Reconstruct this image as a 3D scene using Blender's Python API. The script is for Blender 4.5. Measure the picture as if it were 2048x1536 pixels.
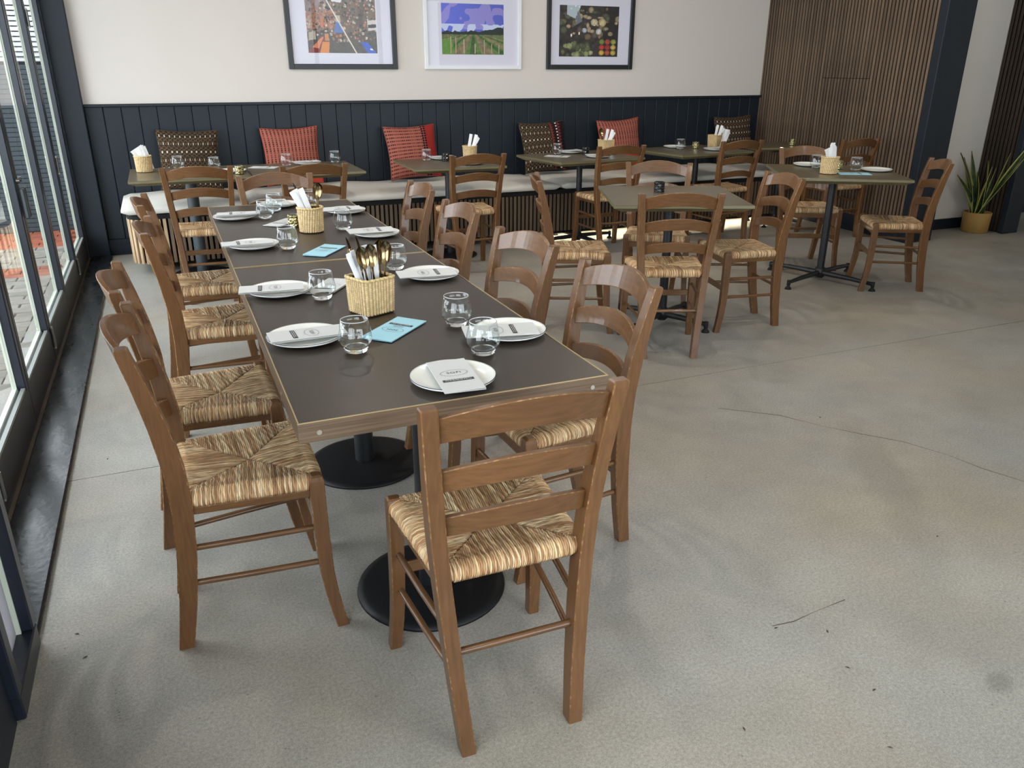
import bpy, bmesh, math, random
import numpy as np
from mathutils import Vector, Matrix
random.seed(7); np.random.seed(7)
R = math.radians
scene = bpy.context.scene
COL = scene.collection
for o in list(bpy.data.objects): bpy.data.objects.remove(o)

# ------------------------------------------------------------------ camera, world, light, exposure
F_PX, YAW, PITCH, ROLL, CAM_H = 1581.76, 0.40314, 0.38171, 0.00218, 1.46938
cam = bpy.data.cameras.new('camera'); cam.sensor_fit = 'HORIZONTAL'; cam.sensor_width = 36.0
cam.lens = 36.0 * F_PX / 2048.0; cam.clip_start = 0.02; cam.clip_end = 200
camo = bpy.data.objects.new('camera', cam); COL.objects.link(camo)
fwd = Vector((math.sin(YAW)*math.cos(PITCH), math.cos(YAW)*math.cos(PITCH), -math.sin(PITCH)))
rt = Vector((math.cos(YAW), -math.sin(YAW), 0)); up = rt.cross(fwd)
r2 = math.cos(ROLL)*rt + math.sin(ROLL)*up; u2 = -math.sin(ROLL)*rt + math.cos(ROLL)*up
m = Matrix((r2, u2, -fwd)).transposed().to_4x4(); m.translation = Vector((0, 0, CAM_H))
camo.matrix_world = m
scene.camera = camo
vs = scene.view_settings
scene.display_settings.display_device = 'sRGB'
vs.view_transform = 'Standard'; vs.look = 'None'; vs.gamma = 1.0; vs.use_curve_mapping = False
vs.exposure = -0.05
w = bpy.data.worlds.new('sky'); scene.world = w; w.use_nodes = True
bg = w.node_tree.nodes['Background']; bg.inputs[0].default_value = (0.86, 0.93, 1.0, 1); bg.inputs[1].default_value = 8.0
scene.cycles.max_bounces = 10; scene.cycles.transparent_max_bounces = 24
scene.cycles.diffuse_bounces = 5; scene.cycles.glossy_bounces = 4; scene.cycles.transmission_bounces = 8
scene.cycles.caustics_reflective = False; scene.cycles.caustics_refractive = False
scene.cycles.sample_clamp_indirect = 6.0
scene.cycles.use_denoising = True

def area(name, loc, rot, sx, sy, power, color, portal=False):
    l = bpy.data.lights.new(name, 'AREA'); l.shape = 'RECTANGLE'; l.size = sx; l.size_y = sy
    l.energy = power; l.color = color
    if portal: l.cycles.is_portal = True
    o = bpy.data.objects.new(name, l); COL.objects.link(o); o.location = loc; o.rotation_euler = rot; o['kind'] = 'helper'
    return o
# daylight openings: portals guide the sky light through the glazing (they add no light of their own)
area('portal_doors', (-0.72, 4.6, 1.3), (0, R(-90), 0), 2.6, 5.2, 1, (1, 1, 1), True)
area('portal_left_window', (-0.66, -0.9, 1.5), (0, R(-90), 0), 2.3, 3.6, 1, (1, 1, 1), True)
area('portal_shopfront', (3.3, -3.55, 1.5), (R(90), 0, 0), 5.6, 2.6, 1, (1, 1, 1), True)

# ------------------------------------------------------------------ helpers
def lin(c):
    c = c/255.0
    return c/12.92 if c <= .04045 else ((c+.055)/1.055)**2.4
def S(r, g, b): return (lin(r), lin(g), lin(b), 1)
MATS = {}
def mat(name, color, rough=.5, metal=0., spec=.5, var=.0, vscale=(8, 8, 8), bump=0., bscale=40., coat=0., attr=None, rvar=0., detail=3, coord='Object', rand=0.):
    """principled material; var = noise variation of the colour, bump = fine noise relief, attr = colour attribute to use"""
    mt = bpy.data.materials.new(name); mt.use_nodes = True; nt = mt.node_tree; N = nt.nodes; L = nt.links
    b = N['Principled BSDF']
    b.inputs['Base Color'].default_value = color; b.inputs['Roughness'].default_value = rough
    b.inputs['Metallic'].default_value = metal; b.inputs['Specular IOR Level'].default_value = spec
    b.inputs['Coat Weight'].default_value = coat; b.inputs['Coat Roughness'].default_value = .09
    src = None
    if attr:
        a = N.new('ShaderNodeAttribute'); a.attribute_name = attr; src = a.outputs['Color']
    if var or bump or rvar:
        tc = N.new('ShaderNodeTexCoord'); mp = N.new('ShaderNodeMapping'); mp.inputs['Scale'].default_value = vscale
        L.new(tc.outputs[coord], mp.inputs[0])
        nz = N.new('ShaderNodeTexNoise'); nz.inputs['Scale'].default_value = 1.0; nz.inputs['Detail'].default_value = detail
        L.new(mp.outputs[0], nz.inputs[0])
        if var:
            mr = N.new('ShaderNodeMapRange'); mr.inputs[1].default_value = .3; mr.inputs[2].default_value = .7
            mr.inputs[3].default_value = 1-var; mr.inputs[4].default_value = 1+var; L.new(nz.outputs[0], mr.inputs[0])
            mx = N.new('ShaderNodeMix'); mx.data_type = 'RGBA'; mx.blend_type = 'MULTIPLY'; mx.inputs[0].default_value = 1
            if src: L.new(src, mx.inputs[6])
            else: mx.inputs[6].default_value = color
            cb = N.new('ShaderNodeCombineColor')
            for i in range(3): L.new(mr.outputs[0], cb.inputs[i])
            L.new(cb.outputs[0], mx.inputs[7]); src = mx.outputs[2]
        if rvar:
            m2 = N.new('ShaderNodeMapRange'); m2.inputs[1].default_value = .3; m2.inputs[2].default_value = .7
            m2.inputs[3].default_value = rough-rvar; m2.inputs[4].default_value = rough+rvar
            L.new(nz.outputs[0], m2.inputs[0]); L.new(m2.outputs[0], b.inputs['Roughness'])
        if bump:
            n2 = N.new('ShaderNodeTexNoise'); n2.inputs['Scale'].default_value = bscale; n2.inputs['Detail'].default_value = 2
            L.new(tc.outputs[coord], n2.inputs[0])
            bp = N.new('ShaderNodeBump'); bp.inputs['Strength'].default_value = bump; bp.inputs['Distance'].default_value = .002
            L.new(n2.outputs[0], bp.inputs['Height']); L.new(bp.outputs[0], b.inputs['Normal'])
    if rand:
        oi = N.new('ShaderNodeObjectInfo'); mr = N.new('ShaderNodeMapRange'); mr.inputs[3].default_value = 1-rand; mr.inputs[4].default_value = 1+rand
        L.new(oi.outputs['Random'], mr.inputs[0])
        mx = N.new('ShaderNodeMix'); mx.data_type = 'RGBA'; mx.blend_type = 'MULTIPLY'; mx.inputs[0].default_value = 1
        if src: L.new(src, mx.inputs[6])
        else: mx.inputs[6].default_value = color
        cb = N.new('ShaderNodeCombineColor')
        for i in range(3): L.new(mr.outputs[0], cb.inputs[i])
        L.new(cb.outputs[0], mx.inputs[7]); src = mx.outputs[2]
    if src: L.new(src, b.inputs['Base Color'])
    MATS[name] = mt
    return mt
def thin_glass(name, tint=(.97, .985, .98, 1), ior=1.5, boost=1.0):
    mt = bpy.data.materials.new(name); mt.use_nodes = True; nt = mt.node_tree; N = nt.nodes; L = nt.links
    for n in list(N):
        if n.type == 'BSDF_PRINCIPLED': N.remove(n)
    out = [n for n in N if n.type == 'OUTPUT_MATERIAL'][0]
    tr = N.new('ShaderNodeBsdfTransparent'); tr.inputs[0].default_value = tint
    gl = N.new('ShaderNodeBsdfGlossy'); gl.inputs['Roughness'].default_value = .0; gl.inputs[0].default_value = (1, 1, 1, 1)
    fr = N.new('ShaderNodeFresnel'); fr.inputs[0].default_value = ior
    mm = N.new('ShaderNodeMath'); mm.operation = 'MULTIPLY'; mm.inputs[1].default_value = boost; mm.use_clamp = True
    ge = N.new('ShaderNodeNewGeometry'); iv = N.new('ShaderNodeMath'); iv.operation = 'SUBTRACT'; iv.inputs[0].default_value = boost
    sc2 = N.new('ShaderNodeMath'); sc2.operation = 'MULTIPLY'; sc2.inputs[1].default_value = boost; L.new(ge.outputs['Backfacing'], sc2.inputs[0]); L.new(sc2.outputs[0], iv.inputs[1])
    L.new(fr.outputs[0], mm.inputs[0]); L.new(iv.outputs[0], mm.inputs[1])      # reflect once per pane, on the side the ray enters
    mx = N.new('ShaderNodeMixShader'); L.new(mm.outputs[0], mx.inputs[0]); L.new(tr.outputs[0], mx.inputs[1]); L.new(gl.outputs[0], mx.inputs[2])
    L.new(mx.outputs[0], out.inputs[0]); MATS[name] = mt
    return mt
def emit(name, color, strength):
    mt = bpy.data.materials.new(name); mt.use_nodes = True; N = mt.node_tree.nodes
    b = N['Principled BSDF']; b.inputs['Base Color'].default_value = color
    b.inputs['Emission Color'].default_value = color; b.inputs['Emission Strength'].default_value = strength
    MATS[name] = mt; return mt
def link(name, data, parent=None, loc=None, rot=None):
    o = bpy.data.objects.new(name, data); COL.objects.link(o)
    if parent: o.parent = parent
    if loc is not None: o.location = loc
    if rot is not None: o.rotation_euler = rot
    return o
def thing(name, label, cat, loc=(0, 0, 0), rz=0., group=None):
    o = link(name, None, None, loc, (0, 0, rz)); o.empty_display_size = .05
    return tag(o, label, cat, group)
def tag(o, label, cat, group=None):
    o['label'] = label; o['category'] = cat
    if group: o['group'] = group
    return o
def struct(o): o['kind'] = 'structure'; return o
def dup(root, loc, rz, label=None, group=None):
    r = root.copy(); COL.objects.link(r); r.location = loc; r.rotation_euler = (0, 0, rz)
    if label: r['label'] = label
    if group: r['group'] = group
    for ch in list(root.children):
        c = ch.copy(); COL.objects.link(c); c.parent = r
        for g in ch.children:
            d = g.copy(); COL.objects.link(d); d.parent = c
    return r
class MB:
    def __init__(s): s.v = []; s.f = []; s.m = []; s.sm = []
    def add(s, verts, faces, mi=0, smooth=False):
        b = len(s.v); s.v += [tuple(p) for p in verts]
        for i, f in enumerate(faces):
            s.f.append([b+k for k in f]); s.m.append(mi[i] if isinstance(mi, list) else mi); s.sm.append(smooth)
        return s
    def box(s, c, d, mi=0, ch=0., M=None, cmi=None):
        """chamfered box, centre c, size d"""
        hx, hy, hz = d[0]/2, d[1]/2, d[2]/2
        if ch <= 0:
            vs_ = [Vector((x*hx, y*hy, z*hz)) for z in (-1, 1) for y in (-1, 1) for x in (-1, 1)]
            fs = [(0, 2, 3, 1), (4, 5, 7, 6), (0, 1, 5, 4), (2, 6, 7, 3), (0, 4, 6, 2), (1, 3, 7, 5)]; mm = mi
        else:
            ch = min(ch, hx*.95, hy*.95, hz*.95)
            bm = bmesh.new(); bmesh.ops.create_cube(bm, size=1)
            for v in bm.verts: v.co = Vector((v.co.x*d[0], v.co.y*d[1], v.co.z*d[2]))
            bmesh.ops.bevel(bm, geom=list(bm.edges), offset=ch, segments=1, affect='EDGES', profile=.5)
            bm.verts.index_update(); vs_ = [v.co.copy() for v in bm.verts]; fs = [[v.index for v in f.verts] for f in bm.faces]
            mm = mi if cmi is None else [mi if max(abs(a) for a in f.normal) > .99 else cmi for f in bm.faces]
            if cmi is not None:
                bm.normal_update(); mm = [mi if max(abs(a) for a in f.normal) > .99 else cmi for f in bm.faces]
            bm.free()
        cc = Vector(c)
        vs_ = [(M @ v if M else v)+cc for v in vs_]
        return s.add(vs_, fs, mm)
    def loft(s, secs, mi=0, caps=True, strip=None, smooth=False, closed=True):
        n = len(secs[0]); vs_ = [p for sec in secs for p in sec]; fs = []; mm = []
        for i in range(len(secs)-1):
            for j in range(n if closed else n-1):
                k = (j+1) % n
                fs.append((i*n+j, i*n+k, (i+1)*n+k, (i+1)*n+j)); mm.append(strip[j] if strip else mi)
        s.add(vs_, fs, mm, smooth)
        if caps:
            s.add(secs[0], [tuple(range(n))[::-1]], mi); s.add(secs[-1], [tuple(range(n))], mi)
        return s
    def tube(s, pts, r, n=10, mi=0, smooth=True, caps=True):
        pts = [Vector(p) for p in pts]; secs = []
        for i, p in enumerate(pts):
            t = (pts[min(i+1, len(pts)-1)]-pts[max(i-1, 0)]).normalized()
            a = Vector((0, 0, 1)) if abs(t.z) < .9 else Vector((1, 0, 0))
            u = t.cross(a).normalized(); v = t.cross(u)
            rr = r[i] if isinstance(r, (list, tuple)) else r
            secs.append([p+(u*math.cos(2*math.pi*k/n)+v*math.sin(2*math.pi*k/n))*rr for k in range(n)])
        return s.loft(secs, mi, caps, smooth=smooth)
    def lathe(s, prof, n=32, mi=0, smooth=True, c=(0, 0, 0)):
        secs = [[Vector((c[0]+r*math.cos(2*math.pi*k/n), c[1]+r*math.sin(2*math.pi*k/n), c[2]+z)) for k in range(n)] for r, z in prof]
        return s.loft(secs, mi, False, smooth=smooth)
    def disc(s, r, z, n=32, mi=0, c=(0, 0), flip=False):
        vs_ = [(c[0]+r*math.cos(2*math.pi*k/n), c[1]+r*math.sin(2*math.pi*k/n), z) for k in range(n)]
        return s.add(vs_, [tuple(range(n))[::-1] if flip else tuple(range(n))], mi)
    def poly(s, pts, mi=0): return s.add(pts, [tuple(range(len(pts)))], mi)
    def mesh(s, name, mats):
        me = bpy.data.meshes.new(name); me.from_pydata(s.v, [], s.f)
        for mt in (mats if isinstance(mats, (list, tuple)) else [mats]): me.materials.append(MATS[mt] if isinstance(mt, str) else mt)
        me.polygons.foreach_set('material_index', s.m); me.polygons.foreach_set('use_smooth', s.sm)
        bm = bmesh.new(); bm.from_mesh(me); bmesh.ops.recalc_face_normals(bm, faces=bm.faces); bm.to_mesh(me); bm.free()
        me.update(); return me
    def build(s, name, mats, parent=None, loc=None, rot=None):
        return link(name, s.mesh(name, mats), parent, loc, rot)
def set_color(me, cols, name='Col'):
    a = me.color_attributes.new(name, 'FLOAT_COLOR', 'POINT'); c = np.ones((len(me.vertices), 4), np.float32); c[:, :3] = cols
    a.data.foreach_set('color', c.ravel())
def grid_mesh(name, P, material, cols=None, smooth=True, closed_u=False):
    """P: (nv, nu, 3) array"""
    nv, nu = P.shape[:2]; fs = []
    for j in range(nv-1):
        for i in range(nu if closed_u else nu-1):
            k = (i+1) % nu
            fs.append((j*nu+i, j*nu+k, (j+1)*nu+k, (j+1)*nu+i))
    me = bpy.data.meshes.new(name); me.from_pydata(P.reshape(-1, 3).tolist(), [], fs); me.materials.append(MATS[material])
    me.polygons.foreach_set('use_smooth', [smooth]*len(me.polygons))
    if cols is not None: set_color(me, cols.reshape(-1, 3))
    me.update(); return me
def s2l(a):
    a = np.asarray(a, float)/255.; return np.where(a <= .04045, a/12.92, ((a+.055)/1.055)**2.4)

# ------------------------------------------------------------------ materials
def wood(name, vscale, col=(102, 69, 40), rough=.36, coat=.4):
    return mat(name, S(*col), rough, 0, .35, .20, vscale, .15, 220, coat, rvar=.06, detail=5, rand=.1)
wood('wood_z', (120, 120, 8)); wood('wood_x', (8, 120, 120)); wood('wood_y', (120, 8, 120))
def worn_wood():
    mt = mat('worn_edge', S(150, 100, 62), .5, 0, .4, 0)
    nt = mt.node_tree; N = nt.nodes; L = nt.links; b = N['Principled BSDF']
    tc = N.new('ShaderNodeTexCoord'); nz = N.new('ShaderNodeTexNoise'); nz.inputs['Scale'].default_value = 85; nz.inputs['Detail'].default_value = 5
    L.new(tc.outputs['Object'], nz.inputs[0]); cr = N.new('ShaderNodeValToRGB')
    cr.color_ramp.elements[0].position = .50; cr.color_ramp.elements[0].color = S(112, 76, 42)
    cr.color_ramp.elements[1].position = .82; cr.color_ramp.elements[1].color = S(178, 142, 102)
    L.new(nz.outputs[0], cr.inputs[0]); L.new(cr.outputs[0], b.inputs['Base Color'])
worn_wood()
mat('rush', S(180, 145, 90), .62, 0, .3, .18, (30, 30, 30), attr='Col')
mat('rush_under', S(70, 55, 35), .9)
mat('wicker', S(215, 180, 120), .6, 0, .3, .12, (60, 60, 60), attr='Col')
def laminate(name, col, rough):
    return mat(name, S(*col), rough, 0, .5, .03, (60, 60, 60), .015, 700, detail=3)
laminate('laminate_dark', (48, 38, 30), .36)
laminate('laminate_olive', (92, 82, 62), .32)
mat('olive_edge', S(112, 104, 74), .4, 0, .5, .06)
mat('bronze_edge', S(106, 87, 69), .40, .35, .5, .40, (3, 3, 160), .05, 200, detail=4)
mat('brass_line', S(186, 164, 122), .4, .6)
mat('steel_screw', S(190, 185, 175), .3, 1.)
mat('black_metal', S(26, 28, 31), .42, 0, .5, .05, bump=.05, bscale=400)
mat('slate_metal', S(56, 62, 66), .38, 0, .5)
mat('black_iron', S(17, 18, 20), .55, 0, .4, .1, (20, 20, 20), .2, 120)
mat('rubber', S(15, 15, 15), .8)
mat('porcelain', S(238, 238, 232), .22, 0, .5, coat=.3)
mat('rim_blue', S(38, 42, 66), .3)
mat('paper', S(204, 204, 203), .7, 0, .3); mat('paper_back', S(194, 194, 192), .75, 0, .3)
mat('paper_blue', S(160, 206, 220), .7, 0, .3)
mat('ink', S(40, 38, 40), .6); mat('ink_grey', S(120, 122, 124), .6); mat('ink_white', S(190, 190, 190), .6)
mat('napkin', S(240, 240, 240), .85, 0, .2, bump=.1, bscale=500)
mat('gold', S(150, 128, 94), .17, 1.); mat('gold_dark', S(90, 72, 50), .18, 1.)
mat('votive_gold', S(214, 196, 128), .2, .85, attr='Col'); mat('votive_black', S(16, 17, 18), .12, 0, .8)
mat('votive_clear', S(200, 205, 205), .1, .6)
mat('wax', S(240, 232, 210), .6)
mat('plaster', S(211, 203, 196), .75, 0, .25, .015, (1.2, 1.2, 1.2), .12, 260)
mat('plaster_dim', S(214, 206, 196), .75, 0, .25, .02, (1.5, 1.5, 1.5), .1, 260)
mat('navy', S(26, 33, 41), .45, 0, .32, .06, (6, 6, 6), .06, 160, rand=.05)
mat('navy_dark', S(22, 26, 33), .5, 0, .4)
mat('slat_wood', S(98, 81, 65), .5, 0, .35, .22, (40, 40, 3), .1, 260, rand=.22, detail=4)
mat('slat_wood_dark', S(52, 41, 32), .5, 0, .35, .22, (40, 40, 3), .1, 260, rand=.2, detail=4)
mat('slat_wood_daylit', S(178, 152, 120), .5, 0, .35, .15, (40, 40, 3), .1, 260, rand=.08, detail=4)  # slat wood with the window's daylight put into its colour
mat('slat_back', S(12, 12, 13), .9)
mat('linen', S(216, 212, 203), .9, 0, .2, .08, (300, 300, 300), .4, 900)
mat('frame_dark', S(42, 43, 46), .36, 0, .5, .04, (9, 9, 9)); mat('frame_navy', S(28, 33, 44), .32, 0, .5, .04, (9, 9, 9))
mat('bead_pale', S(206, 212, 196), .5); mat('bead_grey', S(120, 124, 120), .4)
mat('track_brown', S(92, 82, 72), .5, .3, .5, .2, (30, 5, 30)); mat('nickel', S(120, 118, 116), .28, .9)
mat('threshold_paint', S(17, 21, 27), .27, 0, .5, .12, (14, 5, 14), .35, 45, rvar=.05)
mat('frame_black', S(28, 29, 31), .4); mat('frame_white', S(226, 226, 228), .4); mat('mat_board', S(216, 214, 224), .8)
mat('print', (1, 1, 1, 1), .6, attr='Col'); mat('textile', (1, 1, 1, 1), .85, 0, .15, attr='Col', bump=.3, bscale=700)
mat('leaf', (1, 1, 1, 1), .45, 0, .4, attr='Col'); mat('soil', S(40, 30, 22), .95); mat('pot_ochre', S(156, 122, 66), .6, 0, .3, .06)
mat('pewter', S(120, 118, 115), .35, .8)
thin_glass('glass_thin', (.985, .995, .99, 1), 1.36, 1.0)
thin_glass('glass_tumbler', (.96, .975, .975, 1), 1.5, 1.5)
thin_glass('glass_picture', (.99, .99, 1, 1), 1.4, .55)
g = mat('glass_solid', (.97, .99, .985, 1), .0); g.node_tree.nodes['Principled BSDF'].inputs['Transmission Weight'].default_value = 1; g.node_tree.nodes['Principled BSDF'].inputs['IOR'].default_value = 1.45
g = mat('glass_rim', (.93, .95, .95, 1), .08, 0, .8); g.node_tree.nodes['Principled BSDF'].inputs['Transmission Weight'].default_value = .55
emit('led', (1, .90, .66, 1), 55.0); emit('lamp', (1, .84, .62, 1), 18.0)
mat('ceiling_white', S(225, 222, 215), .8)
mat('dried', S(74, 60, 40), .9)
mat('frosted', S(225, 222, 232), .5); MATS['frosted'].node_tree.nodes['Principled BSDF'].inputs['Transmission Weight'].default_value = .55
MATS['frosted'].node_tree.nodes['Principled BSDF'].inputs['Roughness'].default_value = .9

def concrete():
    mt = mat('concrete', S(160, 153, 141), .42, 0, .45); nt = mt.node_tree; N = nt.nodes; L = nt.links; b = N['Principled BSDF']
    tc = N.new('ShaderNodeTexCoord')
    def noise(sc, det, rough=.55):
        n = N.new('ShaderNodeTexNoise'); n.inputs['Scale'].default_value = sc; n.inputs['Detail'].default_value = det; n.inputs['Roughness'].default_value = rough
        L.new(tc.outputs['Object'], n.inputs[0]); return n.outputs[0]
    def rng(x, a, b_, c, d):
        m_ = N.new('ShaderNodeMapRange'); m_.inputs[1].default_value = a; m_.inputs[2].default_value = b_; m_.inputs[3].default_value = c; m_.inputs[4].default_value = d
        L.new(x, m_.inputs[0]); return m_.outputs[0]
    def mul(x, y):
        m_ = N.new('ShaderNodeMath'); m_.operation = 'MULTIPLY'; L.new(x, m_.inputs[0]); L.new(y, m_.inputs[1]); return m_.outputs[0]
    big = rng(noise(.55, 4), .3, .7, .86, 1.1); mid = rng(noise(4.2, 6, .65), .3, .7, .90, 1.08); fine = mul(rng(noise(120, 4, .8), .38, .62, .82, 1.18), rng(noise(420, 2, .8), .38, .62, .78, 1.22))
    vo = N.new('ShaderNodeTexVoronoi'); vo.inputs['Scale'].default_value = 46; L.new(tc.outputs['Object'], vo.inputs[0])
    pit = rng(vo.outputs['Distance'], .06, .16, .55, 1.0)
    msk = rng(noise(5.5, 2), .52, .62, 0., 1.)       # pits only in patches
    pm = N.new('ShaderNodeMix'); pm.data_type = 'FLOAT'; pm.inputs[2].default_value = 1.0; L.new(msk, pm.inputs[0]); L.new(pit, pm.inputs[3])
    def stain(cx, cy, ang, a, b_, lo, warp):
        mp = N.new('ShaderNodeMapping'); mp.vector_type = 'TEXTURE'; mp.inputs['Location'].default_value = (cx, cy, 0); mp.inputs['Rotation'].default_value = (0, 0, R(ang)); mp.inputs['Scale'].default_value = (a, b_, 1)
        nz = N.new('ShaderNodeTexNoise'); nz.inputs['Scale'].default_value = 5; nz.inputs['Detail'].default_value = 4; L.new(tc.outputs['Object'], nz.inputs[0])
        ad = N.new('ShaderNodeVectorMath'); ad.operation = 'MULTIPLY_ADD'; ad.inputs[1].default_value = (warp, warp, 0); L.new(nz.outputs['Color'], ad.inputs[0]); L.new(tc.outputs['Object'], ad.inputs[2])
        L.new(ad.outputs[0], mp.inputs[0]); gr = N.new('ShaderNodeTexGradient'); gr.gradient_type = 'SPHERICAL'; L.new(mp.outputs[0], gr.inputs[0])
        return rng(gr.outputs['Fac'], .0, .55, 1., lo)
    st = mul(mul(stain(2.45, 1.98, 58, .8, .12, .86, .16), stain(1.80, 1.00, 20, .06, .04, .74, .03)), stain(2.0, 1.25, 120, .5, .2, .92, .2))
    t = mul(mul(mul(big, mid), st), mul(fine, pm.outputs[0]))
    hue = N.new('ShaderNodeMix'); hue.data_type = 'RGBA'; hue.inputs[6].default_value = S(157, 155, 149); hue.inputs[7].default_value = S(160, 152, 138)
    L.new(rng(noise(.9, 3), .35, .65, 0, 1), hue.inputs[0])
    cb = N.new('ShaderNodeCombineColor')
    for i in range(3): L.new(t, cb.inputs[i])
    mx = N.new('ShaderNodeMix'); mx.data_type = 'RGBA'; mx.blend_type = 'MULTIPLY'; mx.inputs[0].default_value = 1
    L.new(hue.outputs[2], mx.inputs[6]); L.new(cb.outputs[0], mx.inputs[7]); L.new(mx.outputs[2], b.inputs['Base Color'])
    L.new(rng(noise(2.2, 4), .3, .7, .34, .56), b.inputs['Roughness'])
    bp = N.new('ShaderNodeBump'); bp.inputs['Strength'].default_value = .18; bp.inputs['Distance'].default_value = .003
    L.new(t, bp.inputs['Height']); L.new(bp.outputs[0], b.inputs['Normal'])
concrete()
mat('cladding', S(52, 60, 65), .6, 0, .35, .12, (2, 20, 20), .2, 80, rand=.08)
mat('paver_red', S(140, 78, 56), .8, 0, .3, .2, (20, 20, 20), .3, 150, rand=.14); mat('paver_grey', S(122, 117, 109), .8, 0, .3, .2, (20, 20, 20), .3, 150, rand=.16)
mat('sand_joint', S(84, 78, 68), .9); mat('crack_dark', S(92, 84, 72), .9); mat('louvre_white', S(226, 230, 230), .5)

# ------------------------------------------------------------------ the setting
YB, XL, XR, CEIL = 7.33, -0.517, 6.024, 3.2
JY, JX = 3.105, 5.62                                   # saw-cut joints in the slab
fl = struct(MB().box((4.4, 1.9, -.06), (10.9, 12.2, .06)).build('floor', 'slat_back'))
for (x0, x1, y0, y1) in [(-.9, JX, -3.8, JY), (JX, 9.6, -3.8, JY), (-.9, JX, JY, 7.6), (JX, 9.6, JY, 7.6)]:
    MB().box(((x0+x1)/2, (y0+y1)/2, -.015), (x1-x0-.005, y1-y0-.005, .03)).build('concrete_slab', 'concrete', fl)
struct(MB().box((4.4, 1.9, CEIL+.05), (10.9, 12.2, .1)).build('ceiling', 'ceiling_white'))
MB().box((4.3, JY, -.017), (10.6, .012, .026)).box((JX, 1.9, -.0171), (.012, 11.4, .026)).build('joint_filler', 'crack_dark', fl)
# back wall: plaster above, tongue and groove boards below
WZ = 1.168
wb = struct(MB().box(((-.73+9.7)/2, YB+.07, CEIL/2), (9.7+.73, .12, CEIL)).build('wall_back', 'plaster'))
struct(MB().box((-.70, 7.265, CEIL/2), (.065, .14, CEIL), 0, .004).build('trim_5', 'frame_navy'))
struct(MB().box(((XL+XR)/2, YB-.003, 2.19), (XR-XL, .024, 2.02)).build('wall_back_plaster', 'plaster'))
nb = 50; bw = (XR-XL)/nb
bme = MB().box((0, 0, 0), (bw-.004, .016, WZ-.13), 0, .003).mesh('board', 'navy')
for i in range(nb): link('board', bme, wb, (XL+bw*(i+.5), YB-.008, .13+(WZ-.13)/2))
MB().box(((XL+XR)/2, YB+.004, WZ/2), (XR-XL, .01, WZ)).build('groove_backing', 'navy_dark', wb)
struct(MB().box(((XL+XR)/2, YB-.018, WZ+.010), (XR-XL, .05, .022), 0, .004).build('trim_1', 'navy'))
struct(MB().box(((XL+XR)/2, YB-.018, .065), (XR-XL, .02, .13), 0, .003).build('baseboard_back', 'navy'))
# corner column beside the doors
c1 = struct(MB().box((-.596, 7.29, CEIL/2), (.158, .10, CEIL), 0, .004).build('trim_2', 'navy'))
# right wall: vertical timber slats on a black backing
YS0, YS1 = 5.205, YB
wr = struct(MB().box((6.10, (YS0+YS1)/2, CEIL/2), (.12, YS1-YS0, CEIL)).build('wall_right', 'slat_back'))
ns = 54; sp = (YS1-YS0)/ns
s_full = MB().box((0, 0, 0), (.016, sp*.62, CEIL-.17), 0, .002).mesh('slat', 'slat_wood')
s_low = MB().box((0, 0, 0), (.016, sp*.62, 1.37-.15), 0, .002).mesh('slat', 'slat_wood')
s_up = MB().box((0, 0, 0), (.016, sp*.62, CEIL-1.392), 0, .002).mesh('slat', 'slat_wood')
for i in range(ns):
    y = YS0+sp*(i+.5)
    if 5.83 < y < 6.44:
        link('slat', s_low, wr, (6.03, y, .15+(1.37-.15)/2)); link('slat', s_up, wr, (6.032, y, 1.374+(CEIL-1.392)/2))
    else: link('slat', s_full, wr, (6.03, y, .15+(CEIL-.17)/2))
struct(MB().box((6.03, (YS0+YS1)/2, .075), (.026, YS1-YS0, .15), 0, .003).build('baseboard_right', 'navy'))
c3 = struct(MB().box((6.095, 5.165, CEIL/2), (.15, .08, CEIL), 0, .004).build('trim_3', 'navy'))
MB().box((6.262, 5.169, CEIL/2), (.178, .072, CEIL), 0, .004).build('column_board', 'navy', c3)
# recess with the plant: pale wall, dark slats, second column, passage wall
struct(MB().box((6.8, 5.56, CEIL/2), (1.04, .12, CEIL)).build('wall_recess', 'plaster_dim'))
struct(MB().box((6.79, 5.491, .05), (.9, .018, .10), 0, .003).build('baseboard_recess', 'navy'))
struct(MB().box((6.31, 5.35, CEIL/2), (.08, .3, CEIL)).build('wall_return', 'plaster_dim'))
wd = struct(MB().box((7.33, 5.32, CEIL/2), (.10, .36, CEIL)).build('wall_plant', 'slat_back'))
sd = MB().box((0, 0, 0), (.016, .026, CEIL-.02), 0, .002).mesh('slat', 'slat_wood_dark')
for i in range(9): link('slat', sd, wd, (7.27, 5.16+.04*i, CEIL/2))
struct(MB().box((7.335, 5.115, CEIL/2), (.20, .06, CEIL), 0, .004).build('trim_4', 'navy'))
struct(MB().box((8.5, 5.66, CEIL/2), (2.2, .1, CEIL)).build('wall_passage', 'navy'))
struct(MB().box((8.5, 5.605, .03), (2.2, .012, .06)).build('baseboard_passage', 'bead_grey'))
struct(MB().box((9.62, 1.9, CEIL/2), (.1, 11.4, CEIL)).build('wall_far_right', 'plaster_dim'))
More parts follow.
